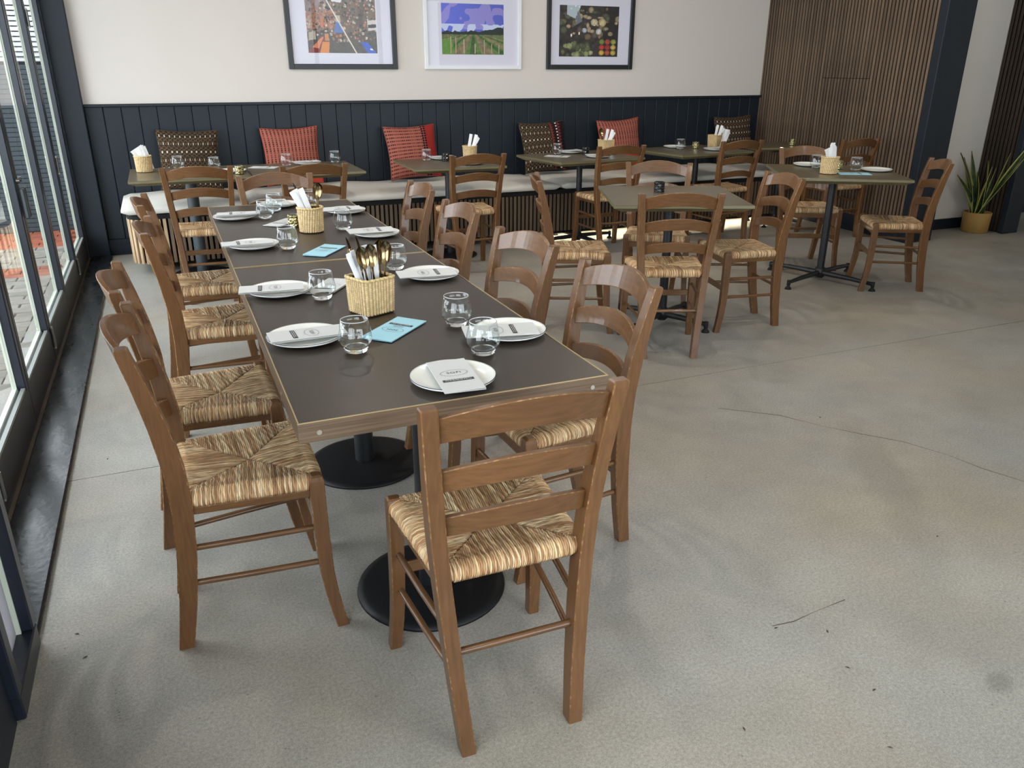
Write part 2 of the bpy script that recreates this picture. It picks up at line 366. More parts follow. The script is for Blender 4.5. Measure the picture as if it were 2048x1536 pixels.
# unseen counter on the right, added to cast the soft floor shadow
sc0 = thing('shadow_counter', 'unseen navy panelled counter added to shade the floor at the right', 'counter', (4.75, .4, 0))
MB().box((0, 0, .55), (2.7, 2.1, 1.10), 0, .004).build('body', 'navy', sc0); MB().box((0, 0, 1.125), (2.8, 2.2, .05), 0, .006).build('worktop', 'laminate_dark', sc0)
for yy in range(4): MB().box((-1.357, -.78+.52*yy, .55), (.016, .48, .9), 0, .004).build('panel', 'navy', sc0)
for pts in ([(2.20, 2.72), (2.413, 2.547), (2.50, 2.39), (2.595, 2.253), (2.70, 2.12), (2.774, 1.952), (2.80, 1.83), (2.854, 1.691)], [(1.396, 1.388), (1.47, 1.384), (1.56, 1.394), (1.674, 1.398)]):
    mb = MB(); vs_ = []
    for i, (x, y) in enumerate(pts):
        k = .0014+.0008*math.sin(i*2.3); j = .004*math.sin(i*5.1); vs_ += [(x+j-k, y+j-k, .0004), (x+j+k, y+j+k, .0004)]
    mb.add(vs_, [(2*i, 2*i+1, 2*i+3, 2*i+2) for i in range(len(pts)-1)]).build('crack', 'crack_dark', fl)
# front of the room (behind the viewpoint): glazed shopfront
wf = MB(); wf.box((.0, -3.72, CEIL/2), (1.0, .12, CEIL)); wf.box((7.9, -3.72, CEIL/2), (3.6, .12, CEIL))
wf.box((3.3, -3.72, 3.0), (5.6, .12, .4)); wf.box((3.3, -3.72, .1), (5.6, .12, .2)); struct(wf.build('wall_front', 'plaster_dim'))
wn = struct(MB().box((3.3, -3.72, .22), (5.6, .10, .05)).build('window_2', 'frame_dark'))
for i in range(5): MB().box((.53+i*1.385, -3.72, 1.5), (.07, .09, 2.55)).build('mullion', 'frame_dark', wn)
MB().box((3.3, -3.72, 1.5), (5.6, .006, 2.55)).build('pane', 'glass_thin', wn)
# left wall: header above the doors, plain part beside the viewpoint with an unseen window added for light
wl = MB(); wl.box((-.70, 4.7, 2.9), (.12, 5.2, .62)); wl.box((-.585, 1.62, CEIL/2), (.13, .38, CEIL)); wl.box((-.585, -.9, .16), (.13, 4.7, .32))
wl.box((-.585, -.9, 2.92), (.13, 4.7, .58)); wl.box((-.585, -3.2, CEIL/2), (.13, 1.0, CEIL)); wl.box((-.585, -.9, .45), (.13, 4.6, .3))
struct(wl.build('wall_left', 'navy'))
wn3 = struct(MB().box((-.58, -.65, .62), (.09, 4.1, .05)).build('window_added', 'frame_dark'))
for y in (-2.7, -1.3, .1, 1.42): MB().box((-.58, y, 1.62), (.08, .06, 2.0)).build('mullion', 'frame_dark', wn3)
MB().box((-.58, -.65, 1.62), (.006, 4.1, 2.0)).build('pane', 'glass_thin', wn3)
# sidelight window between the doors and the wall, nearest the viewpoint
w1 = struct(MB().box((-.545, 1.965, .035), (.09, .30, .07), 0, .004).build('window_1', 'frame_navy'))
MB().box((-.545, 2.10, 1.26), (.09, .045, 2.38), 0, .004).build('stile', 'frame_navy', w1)
MB().box((-.545, 1.83, 1.26), (.09, .045, 2.38), 0, .004).build('stile', 'frame_navy', w1)
MB().box((-.545, 1.965, 2.5), (.09, .30, .12), 0, .004).build('top_rail', 'frame_navy', w1)
MB().box((-.545, 1.965, 1.25), (.008, .23, 2.36)).build('pane', 'frosted', w1)
MB().box((-.538, 2.075, 1.25), (.018, .006, 2.36)).build('glazing_bead', 'bead_pale', w1)
struct(MB().box((-.60, 2.0, CEIL/2), (.04, .26, CEIL)).build('wall_jamb', 'navy')) if False else None
# threshold and track
struct(MB().box((-.586, 4.68, .008), (.158, 5.12, .022), 0, .006).build('threshold', 'threshold_paint'))
tk = struct(MB().box((-.678, 4.68, .006), (.026, 5.12, .014)).build('door_track', 'track_brown'))
MB().box((-.715, 4.68, -.003), (.05, 5.12, .01)).build('track_channel', 'slat_back', tk)
# folding glass doors
bounds = [7.185, 6.315, 5.445, 4.585, 3.725, 2.865, 2.125]
XG = -.705
for k in range(6):
    y1, y0 = bounds[k], bounds[k+1]; yc = (y0+y1)/2; W_ = y1-y0
    d = struct(MB().box((XG, yc, .10), (.052, W_-.008, .175), 0, .004).build('door_%d' % (k+1), 'frame_dark'))
    for s_, mm in ((y0+.028, 'frame_dark'), (y1-.028, 'frame_navy')):
        MB().box((XG, s_, 1.33), (.052, .047, 2.30), 0, .004).build('stile', mm, d)
    MB().box((XG, yc, 2.525), (.052, W_-.008, .10), 0, .004).build('top_rail', 'frame_dark', d)
    MB().box((XG, yc, 1.33), (.006, W_-.11, 2.29)).build('pane', 'glass_thin', d)
    MB().box((XG-.016, y1-.056, 1.33), (.018, .008, 2.29)).build('glazing_bead', 'bead_pale', d)
    MB().box((XG-.016, y0+.056, 1.33), (.018, .008, 2.29)).build('glazing_bead', 'bead_pale', d)
    MB().box((XG-.016, yc, .196), (.018, W_-.12, .010)).build('glazing_bead', 'bead_pale', d)
    MB().box((XG+.016, yc, .194), (.016, W_-.12, .012)).build('glazing_bead', 'bead_grey', d)
    if k in (0, 2, 4):
        for z in (.14, .84, 1.75):
            h = MB().tube([(XG+.034, y0, z-.05), (XG+.034, y0, z+.05)], .009, 10).build('hinge', 'nickel', d)
            MB().tube([(XG+.034, y0, z-.06), (XG+.034, y0, z-.05)], .006, 8).tube([(XG+.034, y0, z+.05), (XG+.034, y0, z+.06)], .006, 8).build('hinge_pin', 'steel_screw', h)
    if k in (2, 3):
        yy = (y0 if k == 2 else y1)+(.028 if k == 2 else -.028)
        MB().box((XG+.045, yy, .84), (.022, .024, .15), 0, .006).build('handle', 'slate_metal', d)
        MB().tube([(XG+.03, yy, .95), (XG+.045, yy, .95)], .012, 12).build('lock', 'nickel', d)
    if k == 5:
        b_ = MB().tube([(XG+.04, y0+.2, .02), (XG+.04, y0+.2, .20)], .008, 10).build('floor_bolt', 'slate_metal', d)
        MB().tube([(XG+.04, y0+.2, .06), (XG+.075, y0+.2, .06)], .006, 8).build('bolt_knob', 'steel_screw', b_)

# ------------------------------------------------------------------ courtyard outside the doors
ct = struct(MB().box((-3.8, 3.5, -.06), (6.1, 14, .06)).build('courtyard_paving', 'sand_joint'))
pm = {c: MB().box((0, 0, 0), (.222, .107, .04), 0, .004).mesh('paver', 'paver_'+c) for c in ('red', 'grey')}
np_ = 0; rest = MB()
yy = 8.66; row = 0
while yy > 2.4:
    for i in range(4):
        x = -.90-.23*i-(.115 if row % 2 else 0)
        red = yy > 7.9 or 6.75 < yy < 7.1 or i == 3 and random.random() < .3
        if np_ < 290:
            link('paver', pm['red' if red else 'grey'], ct, (x, yy, -.022+random.uniform(-.003, .003)), (random.uniform(-.02, .02), random.uniform(-.02, .02), random.uniform(-.02, .02))); np_ += 1
        else: rest.box((x, yy, -.022), (.222, .107, .04))
    yy -= .115; row += 1
for j in range(70):
    for i in range(4, 16): rest.box((-.90-.23*i-(.115 if j % 2 else 0), 8.66-.115*j, -.022+random.uniform(-.002, .002)), (.222, .107, .04))
r_ = rest.build('paver_field', 'paver_grey', ct); r_['kind'] = 'stuff'
wc = struct(MB().box((-2.6, 8.82, .72), (4.4, .2, 1.50)).build('wall_courtyard', 'navy_dark'))
cb_ = MB().box((0, 0, 0), (4.4, .016, .0375), 0, .004).mesh('cladding_board', 'cladding')
for i in range(36): link('cladding_board', cb_, wc, (-2.6, 8.712, .0+.041*(i+.5)))
struct(MB().box((-2.8, 9.5, 1.0), (5.4, .2, 2.06)).build('wall_neighbour', 'navy_dark'))
cn = thing('daylight_blocker', 'unseen flat white sheet added outside the glass doors to cut daylight', 'daylight_blocker', (-1.45, 3.4, 2.95))  # added out of view to cut the daylight reaching the doors
MB().box((0, 0, 0), (1.35, 7.6, .08), 0, .01).build('blocker_sheet', 'louvre_white', cn); [MB().box((-.62, y, -1.48), (.06, .06, 2.9)).build('post', 'slate_metal', cn) for y in (-3.7, -1.6)]
ls = thing('louvre_screen', 'white horizontal louvre screen above the dark clad courtyard wall', 'screen', (-2.6, 8.80, 1.49))
lb = MB().box((0, 0, 0), (4.4, .06, .018), 0, .003, Matrix.Rotation(R(17), 3, 'X')).mesh('louvre_blade', 'louvre_white')
for i in range(15): link('louvre_blade', lb, ls, (0, 0, .03+.042*i))
for x in (-2.1, -1.0, .1, 1.2, 2.1): MB().box((x, .05, .36), (.05, .04, .76)).build('post', 'slate_metal', ls)

# ------------------------------------------------------------------ banquette along the back wall
BF, BX0, BX1, BZ = 6.475, -.315, 5.99, .445
bq = thing('banquette', 'long banquette base clad in upright timber slats along the navy back wall', 'bench', (0, 0, 0))
RC = .13
def bench_path(off, n=6):
    pts = [Vector((BX0-off+0, YB-.03, 0)), Vector((BX0-off, BF+RC, 0))]
    for i in range(1, n):
        a = math.pi+math.pi/2*i/n; pts.append(Vector((BX0+RC+(RC+off)*math.cos(a), BF+RC+(RC+off)*math.sin(a), 0)))
    pts += [Vector((BX0+RC, BF-off, 0)), Vector((BX1, BF-off, 0))]
    return pts
def slab(pts, z0, z1, back):
    lo = [Vector((p.x, p.y, z0)) for p in pts]+[Vector((BX1, back, z0))]; hi = [Vector((p.x, p.y, z1)) for p in lo]
    return MB().loft([lo, hi])
slab(bench_path(-.02), .085, BZ-.03, YB-.03).build('carcass', 'slat_back', bq)
slab(bench_path(.004), BZ-.034, BZ, YB-.03).build('top_rail', 'slat_back', bq)
MB().box(((BX0+BX1)/2+.1, 6.93, .042), (BX1-BX0-.3, .03, .084)).build('kick_board', 'slat_back', bq)
sl = MB().box((0, 0, 0), (.024, .016, BZ-.034-.08), 0, .002)
slm = sl.mesh('slat', 'slat_wood'); slp = sl.mesh('slat', 'slat_wood_daylit')
pp = bench_path(0); seg = []; 
for a, b in zip(pp[:-1], pp[1:]): seg.append((b-a).length)
tot = sum(seg); t = .02
while t < tot-.01:
    q = t; i = 0
    while q > seg[i]: q -= seg[i]; i += 1
    dr = (pp[i+1]-pp[i]).normalized(); p = pp[i]+dr*q
    ang = math.atan2(dr.y, dr.x)
    link('slat', slp if (p.x < -.06) else slm, bq, (p.x, p.y, .08+(BZ-.034-.08)/2), (0, 0, ang)); t += .0385
MB().box((4.55, 6.62, .080), (2.85, .02, .01)).build('light_strip', 'led', bq)
MB().box((4.55, 6.502, .070), (2.87, .012, .034)).build('light_lip', 'slat_back', bq)  # lip added to stop the strip's light spilling across the floor
def pad(x0, x1, label):
    nx = max(int((x1-x0)/.05), 14); ny = 18
    P = []; W_ = x1-x0; D_ = YB-.03-(BF-.03); T = .062
    # closed cross-section lofted along x with rounded ends
    secs = []
    for i in range(nx+1):
        u = i/nx; x = x0+W_*u; e = min(u*W_, (1-u)*W_); k = min(1., e/.03); k = math.sqrt(max(0, 1-(1-k)**2))
        sec = []
        for a in range(20):
            an = 2*math.pi*a/20; ca, sa = math.cos(an), math.sin(an)
            yy = (abs(ca)**.16)*(1 if ca > 0 else -1)*D_/2*(.97+.03*k); zz = (abs(sa)**.5)*(1 if sa > 0 else -1)*T/2*(.3+.7*k)
            puff = .006*math.sin(x*5.1+ca*2)+.004*math.sin(x*13+1.3)
            sec.append(Vector((x, (YB-.03+BF-.03)/2+yy, BZ+T/2+.001+zz+(puff*k if sa > .2 else 0))))
        secs.append(sec)
    return tag(MB().loft(secs, smooth=True).build('seat_pad', 'linen'), label, 'cushion', 'bench seat pads')
pad(-.345, .545, 'short pale linen seat pad on the left end of the banquette')
pad(.552, 3.225, 'long pale linen seat pad on the middle of the banquette')
pad(3.232, 5.985, 'long pale linen seat pad on the right of the banquette up to the slat wall')

# ------------------------------------------------------------------ ladder back chair with rush seat
DZ = [(-.199, 0), (-.176, .14), (-.158, .30), (-.150, .44), (-.154, .56), (-.172, .68), (-.196, .79), (-.216, .868)]
def post_y(z):
    for (ya, za), (yb, zb) in zip(DZ[:-1], DZ[1:]):
        if za <= z <= zb: return ya+(yb-ya)*(z-za)/(zb-za)
    return DZ[-1][0]
def post_x(z): return .135+(.202-.135)*z/.885
def oct8(cx, cy, z, a, b, c):
    return [Vector((cx+x, cy+y, z)) for x, y in ((-a+c, -b), (a-c, -b), (a, -b+c), (a, b-c), (a-c, b), (-a+c, b), (-a, b-c), (-a, -b+c))]
ST = [0, 1, 0, 1, 0, 1, 0, 1]
def rear_post(sx):
    secs = []
    n = 22
    for i in range(n+1):
        z = .868*i/n; b = .0195+.006*math.sin(min(z/.868, 1)*math.pi)-.004*max(0, (z-.6)/.27)
        secs.append(oct8(sx*post_x(z), post_y(z), z, .0175, b, .0024))
    x, y = sx*post_x(.88), post_y(.868)
    secs.append(oct8(x, y-.002, .879, .0174, .0150, .0024)); secs.append(oct8(x, y-.0025, .8825, .0150, .0115, .0024))
    return MB().loft(secs, 0, strip=ST)
def front_leg(sx):
    pts = [(.213, .203, 0), (.203, .2005, .05), (.193, .197, .11), (.185, .194, .18), (.181, .192, .28), (.180, .191, .38), (.180, .191, .462)]
    secs = [oct8(sx*x, y, z, .0155+.0025*min(1, z/.3),   .0165+.003*min(1, z/.3), .0024) for y, x, z in pts]
    secs.append(oct8(sx*.191, .180, .474, .0165, .016, .003)); secs.append(oct8(sx*.191, .178, .479, .012, .010, .003))
    return MB().loft(secs, 0, strip=ST)
def back_slat(zc, h0, h1, arch, bow):
    w_ = post_x(zc)-.006; secs = []; n = 16; t = .0075
    slope = (post_y(min(zc+.03, .868))-post_y(zc-.03))/.06
    for i in range(n+1):
        u = -1+2*i/n; k = 1-u*u; h = (h0+(h1-h0)*k)/2; zz = zc+arch*k
        yb = post_y(zc)+.004-bow*k; pts = []
        for dy, dz in ((-t, -h+.002), (-t, h-.002), (-t+.002, h), (t-.002, h), (t, h-.002), (t, -h+.002), (t-.002, -h), (-t+.002, -h)):
            pts.append(Vector((u*w_, yb+dy+slope*dz, zz+dz)))
        secs.append(pts)
    return MB().loft(secs, 0, strip=[0, 1, 0, 1, 0, 1, 0, 1])
def rush_seat(seed, tone=1.0):
    rs = np.random.RandomState(seed)
    A, B, C_, D_ = np.array([-.163, -.148]), np.array([.163, -.148]), np.array([.193, .186]), np.array([-.193, .186])
    ctr = np.array([0., .03])
    me_v = []; me_f = []; cols = []
    base_c = s2l(np.array([[220, 187, 144], [206, 167, 123], [187, 147, 106], [231, 205, 164], [170, 128, 89]]))
    for (p, q) in ((A, B), (B, C_), (C_, D_), (D_, A)):
        ed = q-p; Ln = np.linalg.norm(ed); ed = ed/Ln; nin = np.array([-ed[1], ed[0]])
        tc = np.dot(ctr-p, ed)/Ln; H = np.dot(ctr-p, nin); ns_ = int(Ln/.0037)
        nu = ns_*3+1; rows = []
        # profile: wrap round the rail, then along to the seam
        prof = [(-.006, -.036), (-.0125, -.026), (-.0135, -.014), (-.009, -.003), (.001, .003), (.014, .0045)]
        vin = [.08, .18, .28, .39, .5, .61, .72, .82, .92, 1.0]
        off = rs.uniform(-1, 1, ns_+1); tint = rs.randint(0, 5, ns_+1); gain = rs.uniform(.82, 1.15, ns_+1); lenj = rs.uniform(-1, 1, ns_+1)
        b0 = len(me_v)
        for r in range(len(prof)+len(vin)):
            for i in range(nu):
                s_ = min(i//3, ns_-1); ph = (i-3*s_)/3.
                tt = i/(nu-1); rid = math.sin(math.pi*(ph if i < nu-1 else 1.0))
                lim = H*min(tt/tc, (1-tt)/(1-tc)) if tt > 0 else 0
                rel = max(0., min(1., lim/H)); endk = min(1., min(tt, 1-tt)/.07)
                if r < len(prof):
                    o_, z_ = prof[r]; o_ = o_ if o_ < 0 else min(o_, lim*.4); o_ = o_*(.5+.5*endk)
                    zz = .470+z_*(.7+.3*endk)+rid*.0012
                    if r in (1, 2, 3): o_ -= rid*.0026+off[s_]*.0016
                else:
                    v = vin[r-len(prof)]; o_ = min(.014, lim*.4)+(lim-min(.014, lim*.4))*v
                    dip = .013*(o_/H)**1.1
                    zz = .4745-dip+rid*.0022*(1-.3*v)+off[s_]*.0009-(.0035 if v == 1.0 else 0)
                lat = .0015*math.sin(r*1.25+s_*1.9)*(1 if 0 < i < nu-1 else 0)
                pt = p+ed*(tt*Ln+lat)+nin*o_
                me_v.append((pt[0], pt[1], zz))
                c = base_c[tint[s_]]*gain[s_]*(.30+.70*rid)*rs.uniform(.8, 1.2)  # shade between strands put into the colour, gaps darker than crests
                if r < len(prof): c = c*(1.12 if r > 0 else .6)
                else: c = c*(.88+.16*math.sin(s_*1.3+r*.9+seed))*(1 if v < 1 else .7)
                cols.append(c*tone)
        nr = len(prof)+len(vin)
        for r in range(nr-1):
            for i in range(nu-1): me_f.append((b0+r*nu+i, b0+r*nu+i+1, b0+(r+1)*nu+i+1, b0+(r+1)*nu+i))
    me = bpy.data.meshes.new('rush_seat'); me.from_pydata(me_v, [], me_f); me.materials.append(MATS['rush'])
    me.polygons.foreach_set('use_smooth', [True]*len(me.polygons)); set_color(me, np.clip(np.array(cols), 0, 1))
    return me
SEATS = [rush_seat(3), rush_seat(11, .9), rush_seat(29, 1.04)]
def make_chair():
    t = thing('rush_chair', 'x', 'chair', (0, 0, 0), 0, 'ladder back rush chairs')
    for sx in (-1, 1):
        rear_post(sx).build('rear_post', ['wood_z', 'worn_edge'], t); front_leg(sx).build('front_leg', ['wood_z', 'worn_edge'], t)
    back_slat(.823, .059, .070, .034, .052).build('back_slat', ['wood_x', 'worn_edge'], t)
    back_slat(.697, .053, .059, .029, .046).build('back_slat', ['wood_x', 'worn_edge'], t)
    back_slat(.580, .048, .052, .025, .040).build('back_slat', ['wood_x', 'worn_edge'], t)
    link('rush_seat', SEATS[0], t)
    MB().box((0, .022, .4365), (.30, .30, .004)).build('seat_underside', 'rush_under', t)
    for sx in (-1, 1):
        a = Vector((sx*.165, -.14, .426)); b = Vector((sx*.19, .175, .426)); d = b-a
        M = Matrix.Rotation(math.atan2(d.y, d.x), 3, 'Z')
        MB().box((a+b)/2, (d.length, .018, .022), 0, .003, M, 1).build('seat_rail', ['wood_y', 'worn_edge'], t)
        for z in (.315, .205):
            yf = .192 if z > .25 else .196
            MB().tube([(sx*(post_x(z)-.002), post_y(z), z-.004), (sx*(.5*post_x(z)+.5*.19), 0, z), (sx*.191, yf, z+.004)], .0085, 10).build('side_stretcher', 'wood_y', t)
    MB().box((0, .186, .420), (.35, .018, .034), 0, .003, None, 1).build('seat_rail', ['wood_x', 'worn_edge'], t)
    MB().box((0, .186, .262), (.36, .014, .034), 0, .004, None, 1).build('front_stretcher', ['wood_x', 'worn_edge'], t)
    MB().tube([(-post_x(.255), post_y(.255), .255), (post_x(.255), post_y(.255), .255)], .009, 10).build('rear_stretcher', 'wood_x', t)
    return t
CH = [
 (.589, 1.510, -1.3, 'brown chair in the foreground, back to the viewer, at the long table end'),
 (.067, 2.082, -90.3, 'brown chair first from the front on the left side of the long table'),
 (.031, 2.623, -88.8, 'brown chair second from the front on the left side of the long table'),
 (.113, 3.480, -91.6, 'brown chair third from the front on the left side of the long table'),
 (.093, 4.185, -91.7, 'brown chair farthest along the left side of the long table'),
 (1.026, 2.071, 92.2, 'brown chair first on the right side of the long table, behind the foreground chair'),
 (.988, 2.674, 96.0, 'brown chair second from the front on the right side of the long table'),
 (.990, 3.436, 90.1, 'brown chair third from the front on the right side of the long table'),
 (1.020, 4.152, 89.1, 'brown chair farthest along the right side of the long table'),
 (.585, 4.675, 181.5, 'brown chair at the far end of the long table, facing the viewer'),
 (.196, 5.684, -4.7, 'brown chair at the leftmost banquette table, behind the basket of napkins'),
 (.873, 5.545, 2.5, 'brown chair facing the red pillow beside the left banquette tables'),
 (2.081, 5.737, 1.4, 'brown chair at the second banquette table, in front of the red banded pillow'),
 (3.403, 5.943, -1.7, 'brown chair at the third banquette table, right of the dark banded pillow'),
 (4.607, 5.967, .3, 'brown chair in front of the rightmost banquette table by the slat wall'),
 (2.443, 3.575, -21.7, 'brown chair on the near side of the empty square table, back to the viewer'),
 (2.170, 4.156, -112.6, 'brown chair on the left side of the empty square table, seen edge on'),
 (3.135, 3.812, 77.3, 'brown chair on the right side of the empty square table'),
 (2.898, 4.400, 148.6, 'brown chair on the far side of the empty square table, facing the viewer'),
 (4.588, 4.860, 153.0, 'brown chair behind the right square table, with its back near the napkin basket'),
 (5.695, 5.713, .5, 'brown chair by the slat wall at the small corner table'),
 (4.689, 4.095, 57.1, 'brown chair farthest right, in front of the navy column'),
]
chair0 = make_chair()
for i, (x, y, a, lab) in enumerate(CH):
    if i == 0: c = chair0; c.location = (x, y, 0); c.rotation_euler = (0, 0, R(a)); c['label'] = lab
    else: c = dup(chair0, (x, y, 0), R(a), lab)
    for ch in c.children:
        if ch.name.startswith('rush_seat'): ch.data = SEATS[(i*2) % 3]

# ------------------------------------------------------------------ tables
def long_table(yc, ln, label, d1, d2):
    x0, x1, T = .1825, .9507, .75; xc = (x0+x1)/2; W_ = x1-x0
    t = thing('long_table', label, 'table', (xc, yc, 0), 0, 'two dark tables joined end to end')
    MB().box((0, 0, T-.023), (W_-.006, ln-.006, .044), 0, .001).build('tabletop', 'laminate_dark', t)
    for sy in (-1, 1):
        MB().box((0, sy*(ln/2-.002), T-.024), (W_, .004, .046)).build('edge_band', 'bronze_edge', t)
        MB().box((0, sy*(ln/2-.0015), T-.0005), (W_, .0022, .0032)).build('brass_line', 'brass_line', t)
    for sx in (-1, 1):
        MB().box((sx*(W_/2-.002), 0, T-.024), (.004, ln-.008, .046)).build('edge_band', 'bronze_edge', t)
        MB().box((sx*(W_/2-.0025), 0, T-.0005), (.0026, ln, .0032)).build('brass_line', 'brass_line', t)
    for sx in (-1, 1):
        MB().tube([(sx*(W_/2-.045), -ln/2-.0015, T-.026), (sx*(W_/2-.045), -ln/2+.002, T-.026)], .006, 12).build('screw', 'steel_screw', t)
        for fy in (-.33, .33): MB().tube([(sx*(W_/2+.0015), fy*ln, T-.026), (sx*(W_/2-.002), fy*ln, T-.026)], .006, 12).build('screw', 'steel_screw', t)
    for d in (d1, d2):
        MB().lathe([(.0001, .016), (.05, .02), (.20, .014), (.222, .008), (.224, 0), (.0001, 0)], 48, c=(0, d-yc, 0)).build('base_disc', 'black_iron', t)
        MB().tube([(0, d-yc, .012), (0, d-yc, T-.05)], .037, 24).build('column', 'black_metal', t)
        MB().box((0, d-yc, T-.049), (.3, .3, .008)).build('mounting_plate', 'black_metal', t)
    return t
long_table(2.3815, 1.543, 'nearer of the two dark laminate tables forming the long set table', 1.952, 2.823)
long_table(3.9205, 1.523, 'farther of the two dark laminate tables forming the long set table', 3.55, 4.29)
def square_table(c, rz, w_, d_, label, T, base, col_r=.026, group=None, foot=.36, off=(0, 0), arm0=45):
    t = thing('cafe_table', label, 'table', (c[0], c[1], 0), R(rz), group or 'olive topped tables')
    def sec(k, z): return [Vector((x*(w_/2-k), y*(d_/2-k), z)) for x, y in ((-1, -1), (1, -1), (1, 1), (-1, 1))]
    MB().loft([sec(.002, T-.0175), sec(.002, T-.001), sec(.004, T)]).build('tabletop', 'laminate_olive', t)
    MB().loft([sec(.045, T-.040), sec(.006, T-.020), sec(0, T-.017), sec(0, T-.003), sec(.0018, T-.003), sec(.0018, T-.017)]).build('bevelled_edge', 'olive_edge', t)
    ox, oy = off
    MB().tube([(ox, oy, .02), (ox, oy, T-.04)], col_r, 20).build('column', 'slate_metal' if base == 'thick' else 'black_metal', t)
    MB().box((ox, oy, T-.044), (.24, .24, .008)).build('mounting_plate', 'black_metal', t)
    if base in ('disc', 'thick'):
        MB().lathe([(.0001, .016), (.05, .02), (.20, .014), (.22, .008), (.222, 0), (.0001, 0)], 40, c=(ox, oy, 0)).build('base_disc', 'black_iron', t)
    else:
        MB().lathe([(.0001, .095), (.034, .095), (.036, .03), (.0001, .03)], 16, c=(ox, oy, 0)).build('hub', 'black_metal', t)
        for k in range(4):
            a = R(arm0+90*k); dx, dy = math.cos(a), math.sin(a)
            arm = MB().tube([(ox+dx*.02, oy+dy*.02, .058), (ox+dx*foot*.6, oy+dy*foot*.6, .056), (ox+dx*foot, oy+dy*foot, .048)], [.019, .016, .013], 10).build('base_arm', 'black_metal', t)
            MB().lathe([(.0001, .064), (.013, .064), (.013, .03), (.009, .022), (.022, .008), (.024, .0), (.0001, 0)], 14, c=(ox+dx*foot, oy+dy*foot, 0)).build('levelling_foot', 'rubber', arm)
    return t
square_table((.155, 6.35), 0, .80, .74, 'olive table at the left end of the banquette with the napkin basket on it', .75, 'thick', .042)
square_table((.965, 6.335), 0, .80, .74, 'olive table second from the left in front of the red pillow', .75, 'disc', .028)
square_table((2.105, 6.255), -2, .74, .72, 'olive table at the banquette in front of the red pillow with black and red bands', .75, 'disc', .03)
square_table((3.331, 6.315), 7, .86, .72, 'olive table at the banquette between the dark banded pillow and the farther red pillow', .75, 'cross', .025, arm0=0)
square_table((4.571, 6.42), 7, .86, .72, 'olive table at the right of the banquette with a square basket and gold votive', .75, 'cross', .025, off=(.03, -.03), arm0=0)
square_table((5.62, 6.52), -14, .62, .56, 'small olive corner table against the slat wall with a gold votive', .75, 'cross', .025, foot=.26, off=(0, -.16))
square_table((2.69, 3.953), -22.4, .762, .762, 'bare olive square table in the middle with one black votive', .777, 'cross', .026, foot=.30, arm0=49.4)
square_table((4.356, 4.40), -31, .82, .82, 'olive square table at the right with basket, glasses and blue leaflet', .785, 'cross', .026, foot=.41, arm0=48)

# ------------------------------------------------------------------ tableware prototypes
def make_plate(k=1.0):
    t = thing('dinner_plate', 'x', 'plate', (0, 0, 0), 0, 'white plates')
    pr = [(.0001, .007), (.07*k, .007), (.085*k, .010), (.100*k, .0155), (.1055*k, .0175), (.107*k, .0165), (.1045*k, .012), (.075*k, .002), (.066*k, 0), (.062*k, .002), (.0001, .003)]
    MB().lathe(pr, 56).build('dish', 'porcelain', t)
    MB().lathe([(.1052*k, .01785), (.1072*k, .0172), (.1066*k, .0158)], 56).build('rim_line', 'rim_blue', t)
    return t
def make_glass():
    t = thing('tumbler', 'x', 'glass', (0, 0, 0), 0, 'clear tumblers'); k = 1.1
    MB().lathe([(r*k, z*1.055) for r, z in [(.0265, .012), (.034, .017), (.0405, .027), (.0425, .036), (.041, .050), (.0375, .068), (.0335, .086), (.0320, .086), (.036, .068), (.0395, .050), (.041, .036), (.039, .028), (.033, .0195), (.022, .0165)]], 40).build('bowl', 'glass_tumbler', t)
    MB().lathe([(r*k, z*1.055) for r, z in [(.0001, 0), (.022, 0), (.0265, .003), (.030, .0105), (.030, .014), (.022, .0135), (.0001, .011)]], 32).build('base', 'glass_solid', t)
    q = .0014
    MB().lathe([(.03275*k+q*math.cos(2*math.pi*i/8), .0862*1.055+q*math.sin(2*math.pi*i/8)) for i in range(9)], 40).build('rim', 'glass_rim', t)
    return t
def text_mesh(body, size):
    cu = bpy.data.curves.new('lettering', 'FONT'); cu.body = body; cu.size = size; cu.align_x = 'CENTER'; cu.align_y = 'CENTER'; cu.space_character = 1.15; cu.resolution_u = 3
    tmp = bpy.data.objects.new('tmp', cu); COL.objects.link(tmp); bpy.context.view_layer.update()
    me = bpy.data.meshes.new_from_object(tmp.evaluated_get(bpy.context.evaluated_depsgraph_get())); bpy.data.objects.remove(tmp); me.materials.clear(); me.materials.append(MATS['ink'])
    return me
TXT = text_mesh('SOFI', .0165)
